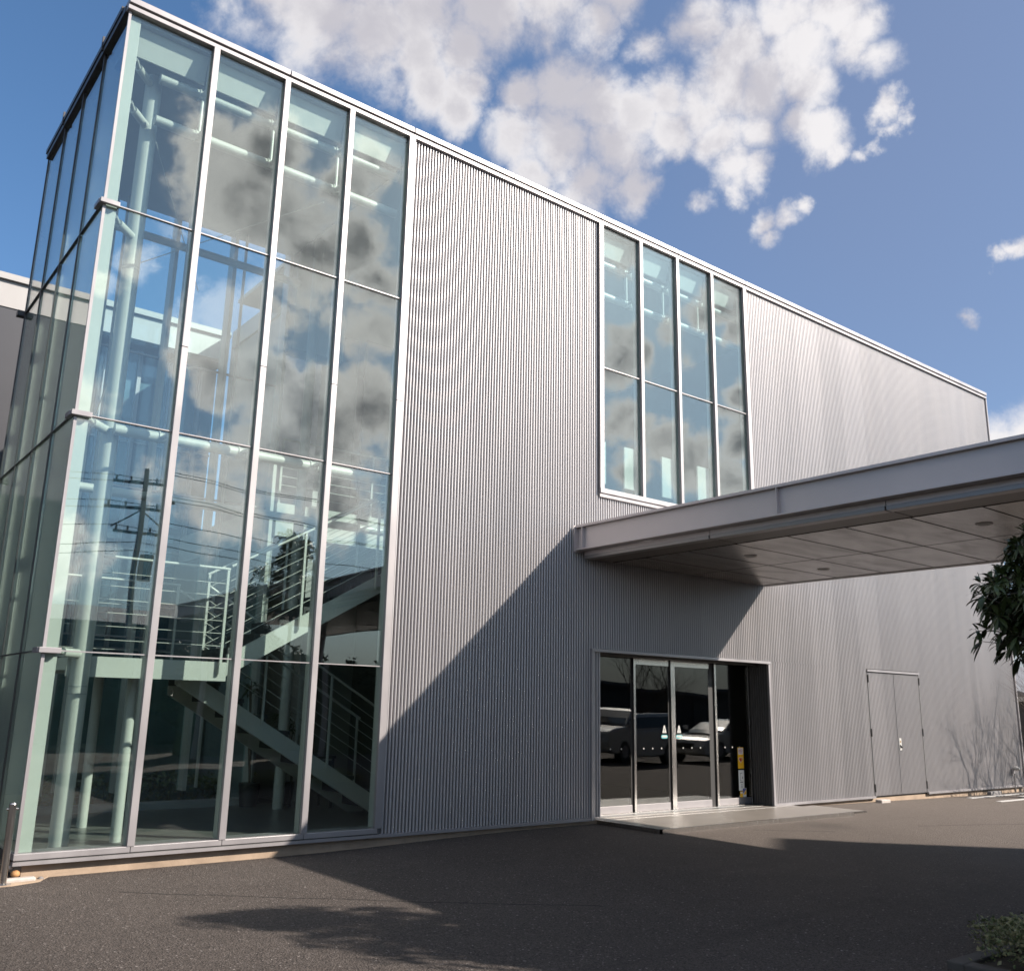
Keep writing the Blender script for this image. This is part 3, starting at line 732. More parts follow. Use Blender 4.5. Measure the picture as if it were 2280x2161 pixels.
MB().prism([(sx0 + 0.115, 0.18), (sx0 + 0.20, 0.265), (sx0 + 0.165, 0.265), (sx0 + 0.115, 0.205)][::-1], 'y', yf - 0.0033, yf - 0.0026).build('blue_band', blue, s4_)
MB().prism([(sx0 + 0.12, 0.165), (sx0 + 0.20, 0.165), (sx0 + 0.20, 0.25)][::-1], 'y', yf - 0.0025, yf - 0.0016).build('yellow_corner', yel, s4_)
B(sx0 + 0.005, sx0 + 0.028, yf - 0.0015, yf, 0.125, 0.155).build('small_sticker', wst, ENT)

# --- ribbed double service door
SD = bpy.data.objects.new('service_door', None); COL.objects.link(SD); SD.parent = BLD; SD.matrix_parent_inverse = world_inv(BLD)
SD['label'] = 'flush double service door clad in the same ribbed metal'
for a, b in ((15.415, 16.385), (16.395, 17.385)):
    lf = ribs(a, b, 0.03, 2.40, yb=-0.004).build('leaf', clad, SD)
    for z in (0.18, 1.23, 2.28):
        hx = a if a < 16 else b
        B(hx - 0.009, hx + 0.009, -0.026, -0.006, z - 0.075, z + 0.075).build('hinge', rubber, lf)
B(15.395, 17.405, -0.028, 0.021, 2.42, 2.462).build('head_frame', alu, SD)
for x in (15.400, 17.400): B(x - 0.007, x + 0.007, -0.004, 0.021, 0.0, 2.42).build('frame_gap', darkm, SD)
B(16.386, 16.394, 0.008, 0.019, 0.03, 2.40).build('leaf_gap', rubber, SD)
B(15.40, 17.40, 0.046, 0.050, 0.0, 2.42).build('backing', darkm, SD)
hp = B(16.43, 16.51, -0.014, -0.0045, 0.88, 1.12).build('handle_plate', wst, SD, label='white plate with a keyhole and lever')
disc(16.47, 1.05, 0.02, -0.0165, 'keyhole', mat('brass', (0.45, 0.25, 0.08), 0.4, .6), hp)
MB().cyl((16.47, -0.02, 0.96), (16.455, -0.055, 0.935), 0.013, n=10).cyl((16.50, -0.02, 0.93), (16.44, -0.022, 0.985), 0.008, n=8).build('lever', rubber, hp)

# ================================================================ STAIRCASE
ST = thing('staircase', (2.45, 1.7, 0), 'white steel staircase with dark treads and landing behind the glass', 'staircase')
YF, YB_ = 0.585, 2.62
SLP = 0.5765
X0S = 2.31
# landing
B(0.60, 2.385, YF, YF + 0.05, 1.812, 2.035).build('landing_edge', white, ST)
B(0.60, 2.38, YF + 0.052, YB_, 1.88, 2.015).build('landing', white, ST)
B(0.62, 2.38, YF + 0.06, YB_ - 0.02, 2.016, 2.03).build('landing_carpet', tread_m, ST)
def stringer(x0, x1, ztop0, y0, y1, sgn):
    def zt(x): return ztop0 + sgn * SLP * (x - X0S)
    h = 0.252
    pts = [(x0, zt(x0) - h), (x1, zt(x1) - h), (x1, zt(x1)), (x0, zt(x0))]
    return MB().prism(pts, 'y', y0, y1)
UX = 7.2
for y in (YF, YF + 0.93):
    stringer(2.387, UX, 2.081, y, y + 0.05, 1).build('stringer', white, ST)
LX = 5.5
for y in (1.65, YB_ - 0.05):
    stringer(2.16 if y < 2 else 2.387, LX, 1.946, y, y + 0.05, -1).build('stringer', white, ST)
nU = 15
for i in range(nU):
    g = (UX - 2.40) / nU; x = 2.40 + i * g; z = 2.03 + (i + 1) * (FZ - 2.03) / nU; rise = (FZ - 2.03) / nU
    t_ = MB().box(x, x + g + 0.05, YF + 0.052, YF + 0.928, z - 0.055, z - 0.005).box(x + 0.002, x + 0.03, YF + 0.052, YF + 0.928, z - rise - 0.01, z - 0.056)
    t_.build('tread', tread_m, ST)
nL = 9
for i in range(nL):
    g = (LX - 2.40) / nL; x = 2.40 + i * g; rise = 2.03 / (nL + 0.9); z = 2.03 - (i + 1) * rise
    t_ = MB().box(x - 0.03, x + g + 0.02, 1.702, YB_ - 0.052, z - 0.055, z - 0.005).box(x - 0.028, x, 1.702, YB_ - 0.052, z - 0.004, z + rise - 0.056)
    t_.build('tread', tread_m, ST)
def railing(p0, p1, posts_, y, nb=6, h=1.10, ends=True):
    """railing in the plane y from (x,z) p0 to p1 (base line)"""
    par = bpy.data.objects.new('railing', None); COL.objects.link(par); par.parent = ST; par.matrix_parent_inverse = world_inv(ST)
    f = lambda x: p0[1] + (p1[1] - p0[1]) * (x - p0[0]) / (p1[0] - p0[0])
    MB().cyl((p0[0], y, p0[1] + h), (p1[0], y, p1[1] + h), 0.017, n=10).build('handrail', white, par)
    for x in posts_:
        MB().box(x - 0.015, x + 0.015, y - 0.012, y + 0.012, f(x) - 0.16, f(x) + h - 0.01).build('post', white, par)
    for k in range(nb):
        dz = 0.17 + k * (h - 0.2) / nb
        MB().cyl((p0[0], y, p0[1] + dz), (p1[0], y, p1[1] + dz), 0.0045, n=6).build('bar', white, par)
YR = YF - 0.035
railing((0.78, 2.05), (2.31, 2.05), (0.82, 2.29), YR)
railing((2.33, 2.09), (7.1, 2.09 + SLP * 4.77), (3.28, 4.35, 5.45, 6.6), YR)
railing((2.42, 2.10), (7.1, 2.10 + SLP * 4.68), (2.44, 3.5, 4.6, 5.7, 6.8), YF + 1.0)
railing((2.42, 1.98), (5.4, 1.98 - SLP * 2.98), (2.44, 3.35, 4.35, 5.35), 1.63)
railing((2.42, 1.98), (5.4, 1.98 - SLP * 2.98), (3.35, 4.35, 5.35), YB_ + 0.015, nb=0)
railing((0.78, 2.05), (2.42, 2.05), (0.82, 2.40), YB_ + 0.015, nb=3)
# balustrade of the upper floor
SB = thing('balustrade', (5.6, SY, FZ), 'white balustrade with thin rods along the upper floor edge', 'balustrade')
MB().cyl((4.44, SY + 0.04, FZ + 1.14), (7.2, SY + 0.04, FZ + 1.14), 0.02, n=10).build('handrail', white, SB)
for x in (4.46, 5.35, 6.25, 7.15): MB().box(x - 0.018, x + 0.018, SY + 0.03, SY + 0.052, FZ + 0.002, FZ + 1.13).build('post', white, SB)
for k in range(6): MB().cyl((4.46, SY + 0.04, FZ + .17 + k * 0.155), (7.15, SY + 0.04, FZ + .17 + k * 0.155), 0.0065, n=6).build('bar', white, SB)

# ================================================================ CANOPY
CN = thing('entrance_canopy', (9.85, 0, 3.8), 'long flat grey steel canopy running out from above the entrance doors', 'canopy')
CY = -17.2
def ibeam(x, sgn, name='beam'):
    mb = MB()
    mb.box(x - 0.012, x + 0.012, CY, -0.062, 3.945, 4.275)
    a, b = sorted((x - sgn * 0.075, x + sgn * 0.09))
    mb.box(a, b, CY, -0.062, 4.277, 4.298)
    mb.box(a, b, CY, -0.062, 3.925, 3.943)
    bm_ = mb.build(name, beamm, CN)
    for y in (-0.20, -3.72, -7.24, -10.76, -14.28):
        c, d = sorted((x - sgn * 0.013, x - sgn * 0.073))
        B(c, d, y - 0.006, y + 0.006, 3.945, 4.275).build('stiffener', beamm, bm_)
    c, d = sorted((x - sgn * 0.10, x + sgn * 0.06))
    B(c, d, -0.060, -0.046, 3.90, 4.31).build('end_plate', beamm, bm_)
ibeam(7.52, 1); ibeam(12.20, -1)
tp = B(7.46, 12.26, CY, -0.062, 4.300, 4.318); tp.build('top_sheet', beamm, CN)
# recessed fascia in two steps, cut at every 2.52 m
ycut = [-0.07, -2.53, -5.05, -7.57, -10.09, -12.61, -15.13, CY]
for a, b in zip(ycut[:-1], ycut[1:]):
    for x, s_ in ((7.60, 1), (12.12, -1)):
        c, d = sorted((x + s_ * 0.02, x + s_ * 0.06)); B(c, d, b + 0.006, a - 0.006, 3.862, 3.924).build('fascia', beamm, CN)
        c, d = sorted((x, x + s_ * 0.14)); B(c, d, b + 0.010, a - 0.010, 3.806, 3.860).build('fascia', fascm, CN, bevel=0.004)
# soffit panels
yp = [-0.07]
y = -0.81
while y > CY: yp.append(y); y -= 0.84
yp.append(CY)
for a, b in zip(yp[:-1], yp[1:]):
    for c, d in ((8.21, 10.05), (10.08, 11.93)):
        if d - c < 0.05: continue
        B(c, d, b + 0.014, a - 0.014, 3.812, 3.83).build('soffit_panel', soff, CN)
for a, b in zip(ycut[:-1], ycut[1:]):
    B(7.75, 8.18, b + 0.010, a - 0.010, 3.818, 3.831).build('edge_panel', MATS['edge_paint'] if 'edge_paint' in MATS else mat('edge_paint', (0.13, 0.112, 0.098), 0.45, 0.3), CN)
B(7.745, 11.98, CY, -0.07, 3.832, 3.855).build('soffit_backing', darkm, CN)
for y in (-2.02, -5.42, -8.82, -12.2, -15.6):
    for x in (9.14, 11.0):
        dl = MB().cyl((x, y, 3.803), (x, y, 3.811), 0.095, n=28)
        o = dl.build('downlight', beamm, CN)
        MB().cyl((x, y, 3.8005), (x, y, 3.8025), 0.070, n=24).build('diffuser', ceilm, o)
for x in (7.9, 11.9):
    MB().cyl((x, CY + 0.5, -0.2), (x, CY + 0.5, 3.80), 0.09, n=20).build('canopy_column', beamm, CN)

# ================================================================ small things by the wall
BO = thing('bollard', (0.10, -0.22, -0.13), 'polished steel bollard standing at the corner of the glass hall', 'bollard')
MB().cyl((0.10, -0.22, -0.14), (0.10, -0.22, 0.585), 0.034, n=28).build('post', steel, BO)
MB().cyl((0.10, -0.22, 0.587), (0.10, -0.22, 0.60), 0.034, 0.028, n=28).build('cap', steel, BO)
for q in (-1, 1): MB().cyl((0.10 + q * 0.034, -0.22, 0.545), (0.10 + q * 0.052, -0.22, 0.545), 0.010, n=10).build('chain_stud', steel, BO)
MB().cyl((0.10, -0.22, -0.142), (0.10, -0.22, -0.122), 0.075, n=24).build('base_ring', steel, BO)
def rock(name, x, y, z, r, mt, lab, sq=0.6, flat=(1, 1)):
    mb = MB().ell((x, y, z), r * flat[0], r * flat[1], r * sq, 12, 7)
    rnd = random.Random(hash(lab) % 1000 if False else len(lab))
    mb.v = [(a + rnd.uniform(-.1, .1) * r, b + rnd.uniform(-.1, .1) * r, c + rnd.uniform(-.07, .07) * r) for a, b, c in mb.v]
    return tag(mb.build(name, mt), lab, 'stone')
rock('stone', 0.235, -0.045, -0.07, 0.042, ostone, 'small orange stone tucked against the plinth by the bollard', 0.8)
rock('stone', 0.19, 0.02, -0.02, 0.035, pstone, 'small round cream stone on top of the orange one')
slab = B(0.13, 0.40, -0.16, -0.065, -0.15, -0.095).build('stone_slab', pstone, bevel=0.012); tag(slab, 'flat white stone slab lying by the foot of the bollard', 'stone slab')
rock('stone', 0.455, -0.09, -0.125, 0.03, mat('grey_stone', (0.2, 0.18, 0.17), .8), 'small dark grey stone beside the white slab', 0.7)
tag(MB().prism([(0.16, -0.30), (0.42, -0.20), (0.55, 0.02), (0.30, 0.028), (-2.4, 0.028), (-2.4, -0.25)], 'z', -0.20, -0.124).build('kerb_strip', conc), kind='structure')
LM = thing('wall_lamp', (21.31, -0.03, 0.38), 'small white hooded lamp low on the far end of the wall', 'lamp')
B(21.26, 21.36, -0.055, -0.008, 0.30, 0.42).build('back_plate', alu, LM)
MB().ell((21.31, -0.11, 0.42), 0.06, 0.08, 0.05, 14, 8).build('hood', wpaint, LM)
MB().cyl((21.31, -0.05, 0.30), (21.31, -0.05, -0.1), 0.011, n=8).build('conduit', fascm, LM)
tag(B(15.30, 15.62, -0.20, -0.06, -0.14, -0.02).build('stone_block', pstone, bevel=0.015), 'pale block lying at the foot of the double service door', 'stone block')
tag(B(19.85, 20.35, -0.16, -0.06, -0.2, -0.04).build('wheel_stop', mat('stop_grey', (0.2, 0.19, 0.19), .8), bevel=0.02), 'low grey block at the wall foot behind the white stripes', 'wheel stop')

# interior furniture seen through the glass
def potted(x, y, hh, lab):
    t = thing('potted_plant', (x, y, 0), lab, 'plant', 'potted plants in the hall')
    MB().cyl((x, y, 0), (x, y, 0.35), 0.13, 0.17, n=20).build('pot', blackm, t)
    st = MB(); lf = MB()
    rnd = random.Random(int(x * 100))
    for k in range(5):
        a = rnd.uniform(0, 6.28); tx, tyy = x + 0.12 * math.cos(a), y + 0.12 * math.sin(a); hz = hh * rnd.uniform(0.55, 1)
        st.cyl((x, y, 0.3), (tx, tyy, hz), 0.012, 0.008, n=6)
        for q in range(12):
            b_ = rnd.uniform(0, 6.28); L = rnd.uniform(0.16, 0.3); w = 0.022
            d = Vector((math.cos(b_), math.sin(b_), rnd.uniform(-.1, .6))); p = Vector((tx, tyy, hz - rnd.uniform(0, .12)))
            n_ = Vector((-math.sin(b_), math.cos(b_), 0)) * w
            lf.add([p, p + d * L * .5 + n_, p + d * L + Vector((0, 0, -L * .45)), p + d * L * .5 - n_], [(0, 1, 2, 3)])
    st.build('stems', barkm, t); lf.build('leaves', leafm, t)
potted(4.25, 3.95, 2.25, 'tall palm like potted plant behind the lower stair flight')
potted(4.85, 4.0, 1.9, 'shorter potted plant to the right of the tall palm')
DK = thing('desk', (5.0, 3.3, 0), 'small dark desk standing behind the stair railing', 'desk')
B(4.75, 5.3, 3.15, 3.6, 0.74, 0.78).build('desk_top', blackm, DK)
for x in (4.77, 5.26):
    for y in (3.17, 3.57): B(x - 0.015, x + 0.015, y - 0.015, y + 0.015, 0, 0.739).build('leg', blackm, DK)
B(4.8, 4.95, 3.3, 3.5, 0.781, 1.08).build('desk_cabinet', inwall, DK)

# ================================================================ REAR BUILDING ACROSS THE COURT
RB = thing('rear_building', (0, 9.2, -0.2), 'lower wing behind the glass hall with white parapet over a wall coloured dark for its shade', 'building')
B(-22, 5.15, 9.15, 9.35, 9.07, 9.62).build('parapet_wall', whitew, RB)
jn = MB()
for i in range(22): jn.box(5.0 - i * 1.0, 5.012 - i * 1.0, 9.145, 9.1495, 9.08, 9.62)
jn.build('panel_joints', fascm, RB)
B(-22, 5.15, 9.08, 9.40, 9.622, 9.69).build('coping', whitew, RB)
B(-22, 5.15, 9.10, 9.38, 9.692, 9.76).build('coping_cap', whitew, RB)
B(-22, 1.60, 9.17, 18.0, -0.4, 9.068).build('wall', shadew, RB)
B(1.61, 5.18, 9.9, 10.0, -0.4, 9.068).build('back_glazing', mat('court_glass', (0.10, 0.16, 0.19), 0.06, 0.0, spec=0.9), RB)
for x in (2.2, 2.75, 3.45, 4.15, 4.8): B(x - 0.04, x + 0.04, 9.80, 9.898, 0, 9.068).build('window_post', alu, RB)
for z in (2.6, 4.7, 7.0): B(1.62, 5.18, 9.84, 9.897, z - .02, z + .02).build('window_bar', alu, RB)
B(-22, 5.15, 9.36, 18.0, 9.07, 9.3).build('roof', roofm, RB)
GW = tag(B(0.7, 4.3, 6.3, 6.42, -0.3, 2.3).build('garden_wall', mat('court_wall', (0.15, 0.19, 0.155), .8, 0, vary((0.11, 0.145, 0.115), (0.20, 0.24, 0.20), 1.5, 6))), 'low grey green garden wall in the court behind the glass hall', 'garden wall')
def shrub(name, x0, x1, y0, y1, z0, z1, n, size, mt, lab, cat, seed=1, asp=1.6, group=None):
    rnd = random.Random(seed); lf = MB()
    for i in range(n):
        # biased to the outer shell of a rounded box
        u, v, w = rnd.random(), rnd.random(), rnd.random() ** 0.45
        x = x0 + (x1 - x0) * u; y = y0 + (y1 - y0) * v
        top = z1 - 0.28 * (z1 - z0) * (0.5 + 0.5 * math.sin(x * 5.3 + y * 3.1)) * rnd.uniform(.4, 1)
        z = z0 + (top - z0) * w
        a = rnd.uniform(0, 6.28); t = rnd.uniform(-0.7, 1.0)
        d = Vector((math.cos(a) * math.cos(t), math.sin(a) * math.cos(t), math.sin(t))); s = size * rnd.uniform(.6, 1.3)
        nn = d.cross(Vector((rnd.uniform(-1, 1), rnd.uniform(-1, 1), rnd.uniform(-1, 1)))).normalized() * s / asp * 0.5
        p = Vector((x, y, z)); up = d.cross(nn).normalized() * s * .12
        lf.add([p, p + d * s * .5 + nn + up, p + d * s, p + d * s * .5 - nn + up], [(0, 1, 2, 3)])
    o = lf.build('foliage', mt)
    st = MB()
    for i in range(14):
        x = rnd.uniform(x0, x1); y = rnd.uniform(y0, y1)
        st.cyl((x, y, z0 - 0.1), (x + rnd.uniform(-.15, .15), y + rnd.uniform(-.15, .15), z0 + (z1 - z0) * .75), 0.008, 0.004, n=5)
    t = thing(name, ((x0 + x1) / 2, (y0 + y1) / 2, z0), lab, cat, group)
    o.parent = t; o.matrix_parent_inverse = world_inv(t)
    st.build('stems', barkm, t)
    return t
shrub('shrub', 0.8, 4.9, 5.2, 6.0, -0.1, 0.42, 1500, 0.09, hedgem, 'low ragged shrubs along the foot of the court wall', 'shrub', 5)
shrub('hedge', 4.84, 8.0, -8.3, -6.96, -0.08, 0.21, 26000, 0.034, hedgem, 'low small leaved hedge in the right foreground bed', 'hedge', 3)

# ================================================================ TREES
def bare_tree(x, y, z, h, lab, seed, group='bare trees in front of the wall', spread=0.35):
    rnd = random.Random(seed)
    t = thing('bare_tree', (x, y, z), lab, 'tree', group)
    tr = MB(); br = MB()
    def grow(p, d, L, r, lev):
        steps = 3; q = p; dd = d
        for k in range(steps):
            nd = (dd + Vector((rnd.uniform(-.14, .14), rnd.uniform(-.14, .14), rnd.uniform(-.02, .12)))).normalized()
            e = q + nd * L / steps; ra = r * (1 - k * .22); rb = r * (1 - (k + 1) * .22)
            (tr if lev == 0 else br).cyl(q, e, ra, rb, n=8 if lev < 2 else 5, caps=False)
            if lev < 4 and (lev > 0 or k > 0):
                for s_ in range(2 if lev < 3 else 1):
                    a = rnd.uniform(0, 6.28); side = Vector((math.cos(a), math.sin(a), 0))
                    grow(e, (nd * .9 + side * rnd.uniform(.4, .75) * (1 if lev else .9)).normalized(), L * rnd.uniform(.5, .72), rb * .62, lev + 1)
            q = e; dd = nd
    grow(Vector((x, y, z - .1)), Vector((0, 0, 1)), h * .5, h * 0.016, 0)
    for k in range(2):
        a = rnd.uniform(0, 6.28); grow(Vector((x, y, z)), Vector((math.cos(a) * spread, math.sin(a) * spread, 1)).normalized(), h * .42, h * 0.011, 1)
    tr.build('trunk', barkm, t); br.build('branches', barkm, t)
    return t
bare_tree(20.45, -1.25, -0.12, 3.5, 'slender bare tree beyond the right edge by the wall end', 11)
bare_tree(21.7, -1.35, -0.12, 3.9, 'second slender bare tree further right of the wall end', 12)
bare_tree(22.9, -1.2, -0.12, 4.1, 'furthest bare tree past the end of the wall', 13)
bare_tree(26.5, -16.5, -0.12, 6.0, 'tall bare tree behind the parked cars', 14, 'bare trees behind the car park')
bare_tree(29.5, -17.5, -0.12, 5.5, 'broad bare tree right of the one behind the cars', 15, 'bare trees behind the car park')

def leafy_tree(x, y, z, lab, seed=4, cr=0.84, pw=1.0, zb=2.17, hgt=1.0, nl=190):
    """small evergreen with long narrow drooping leaves in whorls"""
    rnd = random.Random(seed)
    t = thing('evergreen_tree', (x, y, z), lab, 'tree')
    tr = MB(); tr.cyl((x, y, z - .1), (x + .05, y, z + zb), 0.055, 0.04, n=12).cyl((x + .05, y, z + zb), (x, y + .03, z + zb + hgt * .9), 0.04, 0.012, n=10)
    lim = MB(); lf = MB()
    def whorl(p, d, L, n):
        side = d.orthogonal().normalized(); up = d.cross(side)
        for k in range(n):
            a = 2.4 * k + rnd.uniform(-.3, .3)
            o = (side * math.cos(a) + up * math.sin(a)); e = (d * rnd.uniform(.35, .9) + o).normalized()
            l = L * rnd.uniform(.7, 1.15); w = l * rnd.uniform(.10, .15)
            nn = e.cross(Vector((0, 0, 1)))
            nn = (nn.normalized() if nn.length > .05 else side) * w
            g = Vector((0, 0, -1))
            p0 = p + e * 0.008; pts = []
            for s_, ww, dr in ((0, .15, 0), (.3, .85, .04), (.6, 1.0, .11), (.85, .55, .24), (1.0, .02, .36)):
                c = p0 + e * l * s_ * (1 - .12 * s_) + g * l * dr * 1.0
                pts.append((c + nn * ww, c - nn * ww))
            v = [q for pr_ in pts for q in pr_]
            lf.add(v, [(2 * i, 2 * i + 1, 2 * i + 3, 2 * i + 2) for i in range(4)], True)
    for i in range(nl):
        hh = rnd.uniform(0.0, 1.0) ** 1.35; zz = z + zb + hh * hgt
        rad = (cr * (1 - hh) ** pw + 0.07) * rnd.uniform(.7, 1.05)
        if hh < .12: rad *= .62 + 3 * hh
        a = i * 2.39996 + rnd.uniform(-.3, .3)
        st = Vector((x + .03, y, zz - 0.15 * rad)); end = Vector((x + math.cos(a) * rad, y + math.sin(a) * rad, zz + rnd.uniform(-.1, .22)))
        lim.cyl(st, end, 0.011, 0.004, n=5, caps=False)
        dd = (end - st).normalized()
        for s_ in (.3, .45, .58, .70, .80, .9, 1.0):
            p = st.lerp(end, s_)
            if s_ == 1.0: whorl(p, dd, .15, 9)
            else:
                a2 = rnd.uniform(0, 6.28); tw = (dd * .6 + Vector((math.cos(a2), math.sin(a2), rnd.uniform(-.25, .6)))).normalized(); q = p + tw * rnd.uniform(.1, .26) * (1 - .55 * hh)
                lim.cyl(p, q, 0.005, 0.003, n=4, caps=False); whorl(q, tw, .14, 8)
    tr.build('trunk', barkm, t); lim.build('limbs', barkm, t); lf.build('crown', leafm, t)
    return t
leafy_tree(5.68, -7.62, -0.09, 'small evergreen tree with narrow drooping leaves at the right edge')
leafy_tree(6.72, -8.35, -0.09, 'taller evergreen tree behind the small one in the hedge bed', 9, 0.98, 0.5, 3.5, 1.6, 100)

# ================================================================ BEHIND THE CAMERA: seen only mirrored in the glass, or casting shade
NB = thing('neighbour_building', (21.2, -21, -0.12), 'plain tall office block across the yard, right of the canopy', 'building')
A_ = Vector((21.46, -15.5)); E_ = Vector((0.571, -0.821)); S_ = Vector((-0.821, -0.571))
fp = [A_, A_ + S_ * 6.9, A_ + S_ * 6.9 + E_ * 9.0, A_ + E_ * 9.0]
MB().prism([tuple(q) for q in fp], 'z', -0.3, 11.7).build('wall', mat('beige_render', (0.24, 0.225, 0.20), 0.8), NB)
cq = sum(fp, Vector((0, 0))) / 4
MB().prism([tuple(cq + (q - cq) * 1.02) for q in fp], 'z', 11.702, 12.0).build('parapet', fascm, NB)
for r_ in range(3):
    for c_ in range(3):
        p0 = A_ + S_ * (1.0 + c_ * 2.0); p1 = p0 + S_ * 1.1; n_ = -E_ * 0.03
        MB().prism([tuple(p0 + n_), tuple(p1 + n_), tuple(p1 - n_ * .5), tuple(p0 - n_ * .5)], 'z', 1.0 + r_ * 3.4, 2.7 + r_ * 3.4).build('window', carg, NB)
GR = thing('garage_row', (40, -24, -0.12), 'long low dark flat roofed garage row beyond the parked cars', 'garage')
B(23.4, 75, -30, -23.6, -0.3, 2.55).build('wall', dark2, GR)
B(23.3, 75, -30.1, -23.3, 2.552, 2.72).build('roof', roofm, GR)
for i in range(10): B(25 + i * 4.6, 28.6 + i * 4.6, -23.598, -23.55, 0, 2.2).build('garage_door', mat('garage_door%d' % i, (0.05, 0.052, 0.055), .5) if i == 0 else MATS['garage_door0'], GR)
FB = thing('warehouse', (-6, -27, -0.12), 'dark two storey warehouse with a low gable behind the camera', 'warehouse')
B(-34, 13.5, -38, -26, -0.3, 4.6).build('wall', dark2, FB)
MB().prism([(-38.5, 4.6), (-25.5, 4.6), (-32, 5.8)], 'x', -34.5, 14.0).build('roof', roofm, FB)
for i in range(9): B(-30 + i * 4.8, -27.5 + i * 4.8, -25.998, -25.94, 1.0, 2.4).build('window', carg, FB)
UP = thing('utility_pole', (8.1, -24, -0.12), 'concrete utility pole with crossarms and transformer behind the camera', 'utility pole')
MB().cyl((8.1, -24, -0.2), (8.1, -24, 10.2), 0.13, 0.09, n=16).build('pole', fascm, UP)
for z, L in ((9.6, 1.1), (8.6, 1.3), (7.7, 0.9)):
    B(8.1 - L, 8.1 + L, -24.22, -24.12, z, z + 0.1).build('crossarm', roofm, UP)
    for q in (-.9, -.45, .45, .9): MB().cyl((8.1 + L * q, -24.17, z + .1), (8.1 + L * q, -24.17, z + .28), 0.04, n=8).build('insulator', wst, UP)
MB().cyl((8.45, -23.8, 6.0), (8.45, -23.8, 6.9), 0.25, n=16).build('transformer', fascm, UP)
MB().cyl((8.1, -24.2, 8.6), (9.1, -24.2, 7.9), 0.03, n=6).cyl((8.1, -24.2, 8.6), (7.1, -24.2, 7.9), 0.03, n=6).build('brace', roofm, UP)
WR = thing('power_line', (8.1, -24.17, 8), 'black overhead wires strung from the utility pole', 'wires')
for z, off_ in ((9.88, -1), (9.88, 1), (8.88, -1.2), (8.88, 1.2), (7.98, -.8), (7.4, 0), (7.1, 0)):
    for s_ in (-1, 1):
        mb = MB(); prev = None
        for k in range(13):
            t_ = k / 12; p = (8.1 + off_ * (1 - t_) + s_ * 40 * t_, -24.17 + (6 * t_ if s_ > 0 else -4 * t_), z - 4 * 1.1 * t_ * (1 - t_))
            if prev: mb.cyl(prev, p, 0.014, n=5, caps=False)
            prev = p
        mb.build('wire', rubber, WR)

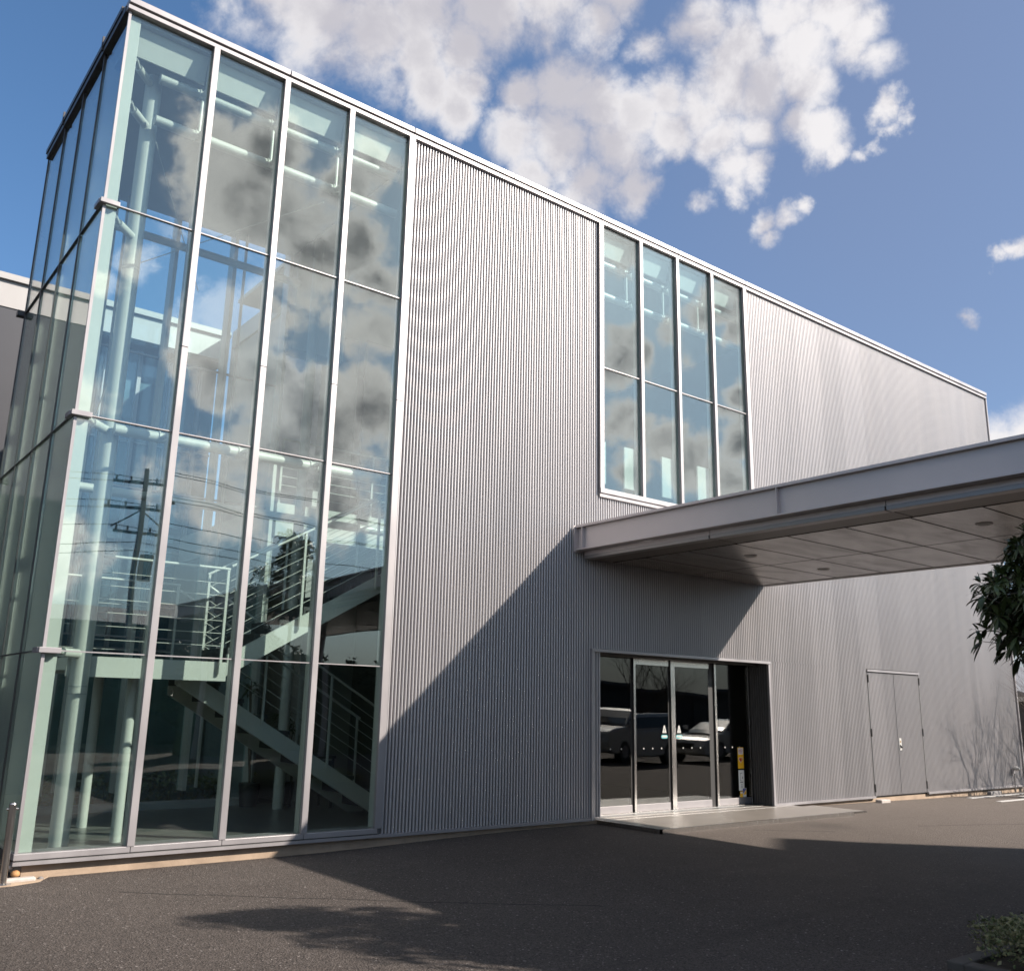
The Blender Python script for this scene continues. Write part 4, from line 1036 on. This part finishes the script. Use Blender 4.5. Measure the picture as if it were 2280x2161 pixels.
def car(name, x, y, rz, lab, L=4.7, H=1.85, Wd=1.8, suv=True):
    t = thing(name, (0, 0, 0), lab, 'car', 'cars parked across the yard')
    z0 = -0.12
    if suv:
        low = [(-L/2, .42), (-L/2 + .05, .32), (-L/2 + .5, .28), (L/2 - .5, .28), (L/2 - .04, .34), (L/2, .62), (L/2 - .06, 0.92), (L/2 - .35, 1.02), (L/2 - 1.15, 1.10), (-L/2 + .1, 1.12), (-L/2, .95)]
        up_ = [(-L/2 + .08, 1.10), (L/2 - 1.10, 1.10), (L/2 - 1.85, H - .06), (L/2 - 2.2, H), (-L/2 + .55, H), (-L/2 + .3, H - .08)]
    else:
        low = [(-L/2, .45), (-L/2 + .05, .30), (-L/2 + .5, .25), (L/2 - .5, .25), (L/2 - .04, .32), (L/2, .55), (L/2 - .08, 0.78), (L/2 - .5, .88), (L/2 - 1.25, .96), (-L/2 + .6, .98), (-L/2, .92)]
        up_ = [(-L/2 + .35, .96), (L/2 - 1.2, .96), (L/2 - 2.0, H - .04), (L/2 - 2.4, H), (-L/2 + 1.5, H), (-L/2 + 1.1, H - .06)]
    def shell(pts, w0, w1, zlo, zhi):
        v = []; n = len(pts)
        for sgn in (-1, 1):
            for px_, pz in pts:
                k = (pz - zlo) / (zhi - zlo); v.append((px_, sgn * (w0 + (w1 - w0) * k) / 2, pz + z0))
        return MB().add(v, [(i, (i + 1) % n, n + (i + 1) % n, n + i) for i in range(n)] + [tuple(range(n - 1, -1, -1)), tuple(range(n, 2 * n))])
    b_ = shell(low, Wd, Wd * .985, .28, 1.1).build('body', carw, t, bevel=0.05)
    shell(up_, Wd * .95, Wd * .76, up_[0][1], H).build('cabin', carw, t, bevel=0.05)
    zb, zt = up_[0][1] + .06, H - .12
    inset = [(up_[0][0] + .12, zb), (up_[1][0] - .14, zb), (up_[2][0] - .02, zt), (up_[5][0] + .14, zt)]
    shell(inset, Wd * .95 + .012, Wd * .79 + .012, up_[0][1], H).build('side_windows', carg, t)
    ws = MB().add([(up_[1][0] - .02, -Wd * .42, zb + z0), (up_[1][0] - .02, Wd * .42, zb + z0), (up_[2][0] + .03, Wd * .35, zt + z0), (up_[2][0] + .03, -Wd * .35, zt + z0)], [(0, 1, 2, 3)])
    ws.build('windscreen', carg, t)
    for sx_ in (-1, 1):
        for sy_ in (-1, 1):
            wx, wy = sx_ * L * .30, sy_ * (Wd / 2 - .1)
            w_ = MB().cyl((wx, wy - .11, z0 + .33), (wx, wy + .11, z0 + .33), .33, n=24).build('wheel', rubber, t)
            MB().cyl((wx, wy + sy_ * .111, z0 + .33), (wx, wy + sy_ * .116, z0 + .33), .2, n=18).build('rim', alu, w_)
        MB().ell((L / 2 - .08, sx_ * Wd * .38, z0 + .72), .07, .16, .08, 12, 8).build('headlight', lampm, t)
        B(up_[1][0] - .35, up_[1][0] - .2, sx_ * Wd * .5 - .1 * (sx_ < 0) , sx_ * Wd * .5 + .1 * (sx_ > 0) + .001, z0 + 1.12, z0 + 1.26).build('mirror', carw, t)
    B(L / 2 + .001, L / 2 + .012, -.45, .45, z0 + .5, z0 + .68).build('grille', rubber, t)
    t.location = (x, y, 0); t.rotation_euler = (0, 0, rz)
    return t
c1 = car('parked_car', 20.2, -10.9, math.radians(165), 'white estate car with dark windows parked nearest the entrance', L=4.9, H=1.62)
c2 = car('parked_car', 25.9, -11.4, math.radians(175), 'lower white saloon parked to the right of the estate car', L=4.4, H=1.42, suv=False)

core_ = B(8.0, 15.4, -18.9, -18.35, -0.2, 3.0).build('inner_mass', leafm)
hg = shrub('hedge', 7.8, 15.6, -19.1, -18.1, 0.0, 3.3, 5000, 0.16, leafm, 'tall dark clipped hedge along the far side of the yard', 'hedge', 21)
core_.parent = hg; core_.matrix_parent_inverse = world_inv(hg)
# right background house and low building
HB = thing('distant_house', (34, 8, -0.12), 'low grey roofed building beyond the right end of the wall', 'building')
B(25.6, 44, 1.2, 9.0, -0.3, 2.0).build('wall', dark2, HB)
B(25.3, 44.4, 0.9, 9.3, 2.01, 2.14).build('eave', wpaint, HB)
MB().prism([(0.9, 2.15), (9.3, 2.15), (5.1, 3.4)], 'x', 25.3, 44.4).build('roof', roofm, HB)
for y in (1.9, 3.4, 5.0): B(25.54, 25.598, y, y + 1.1, 0.5, 1.7).build('window', carg, HB)
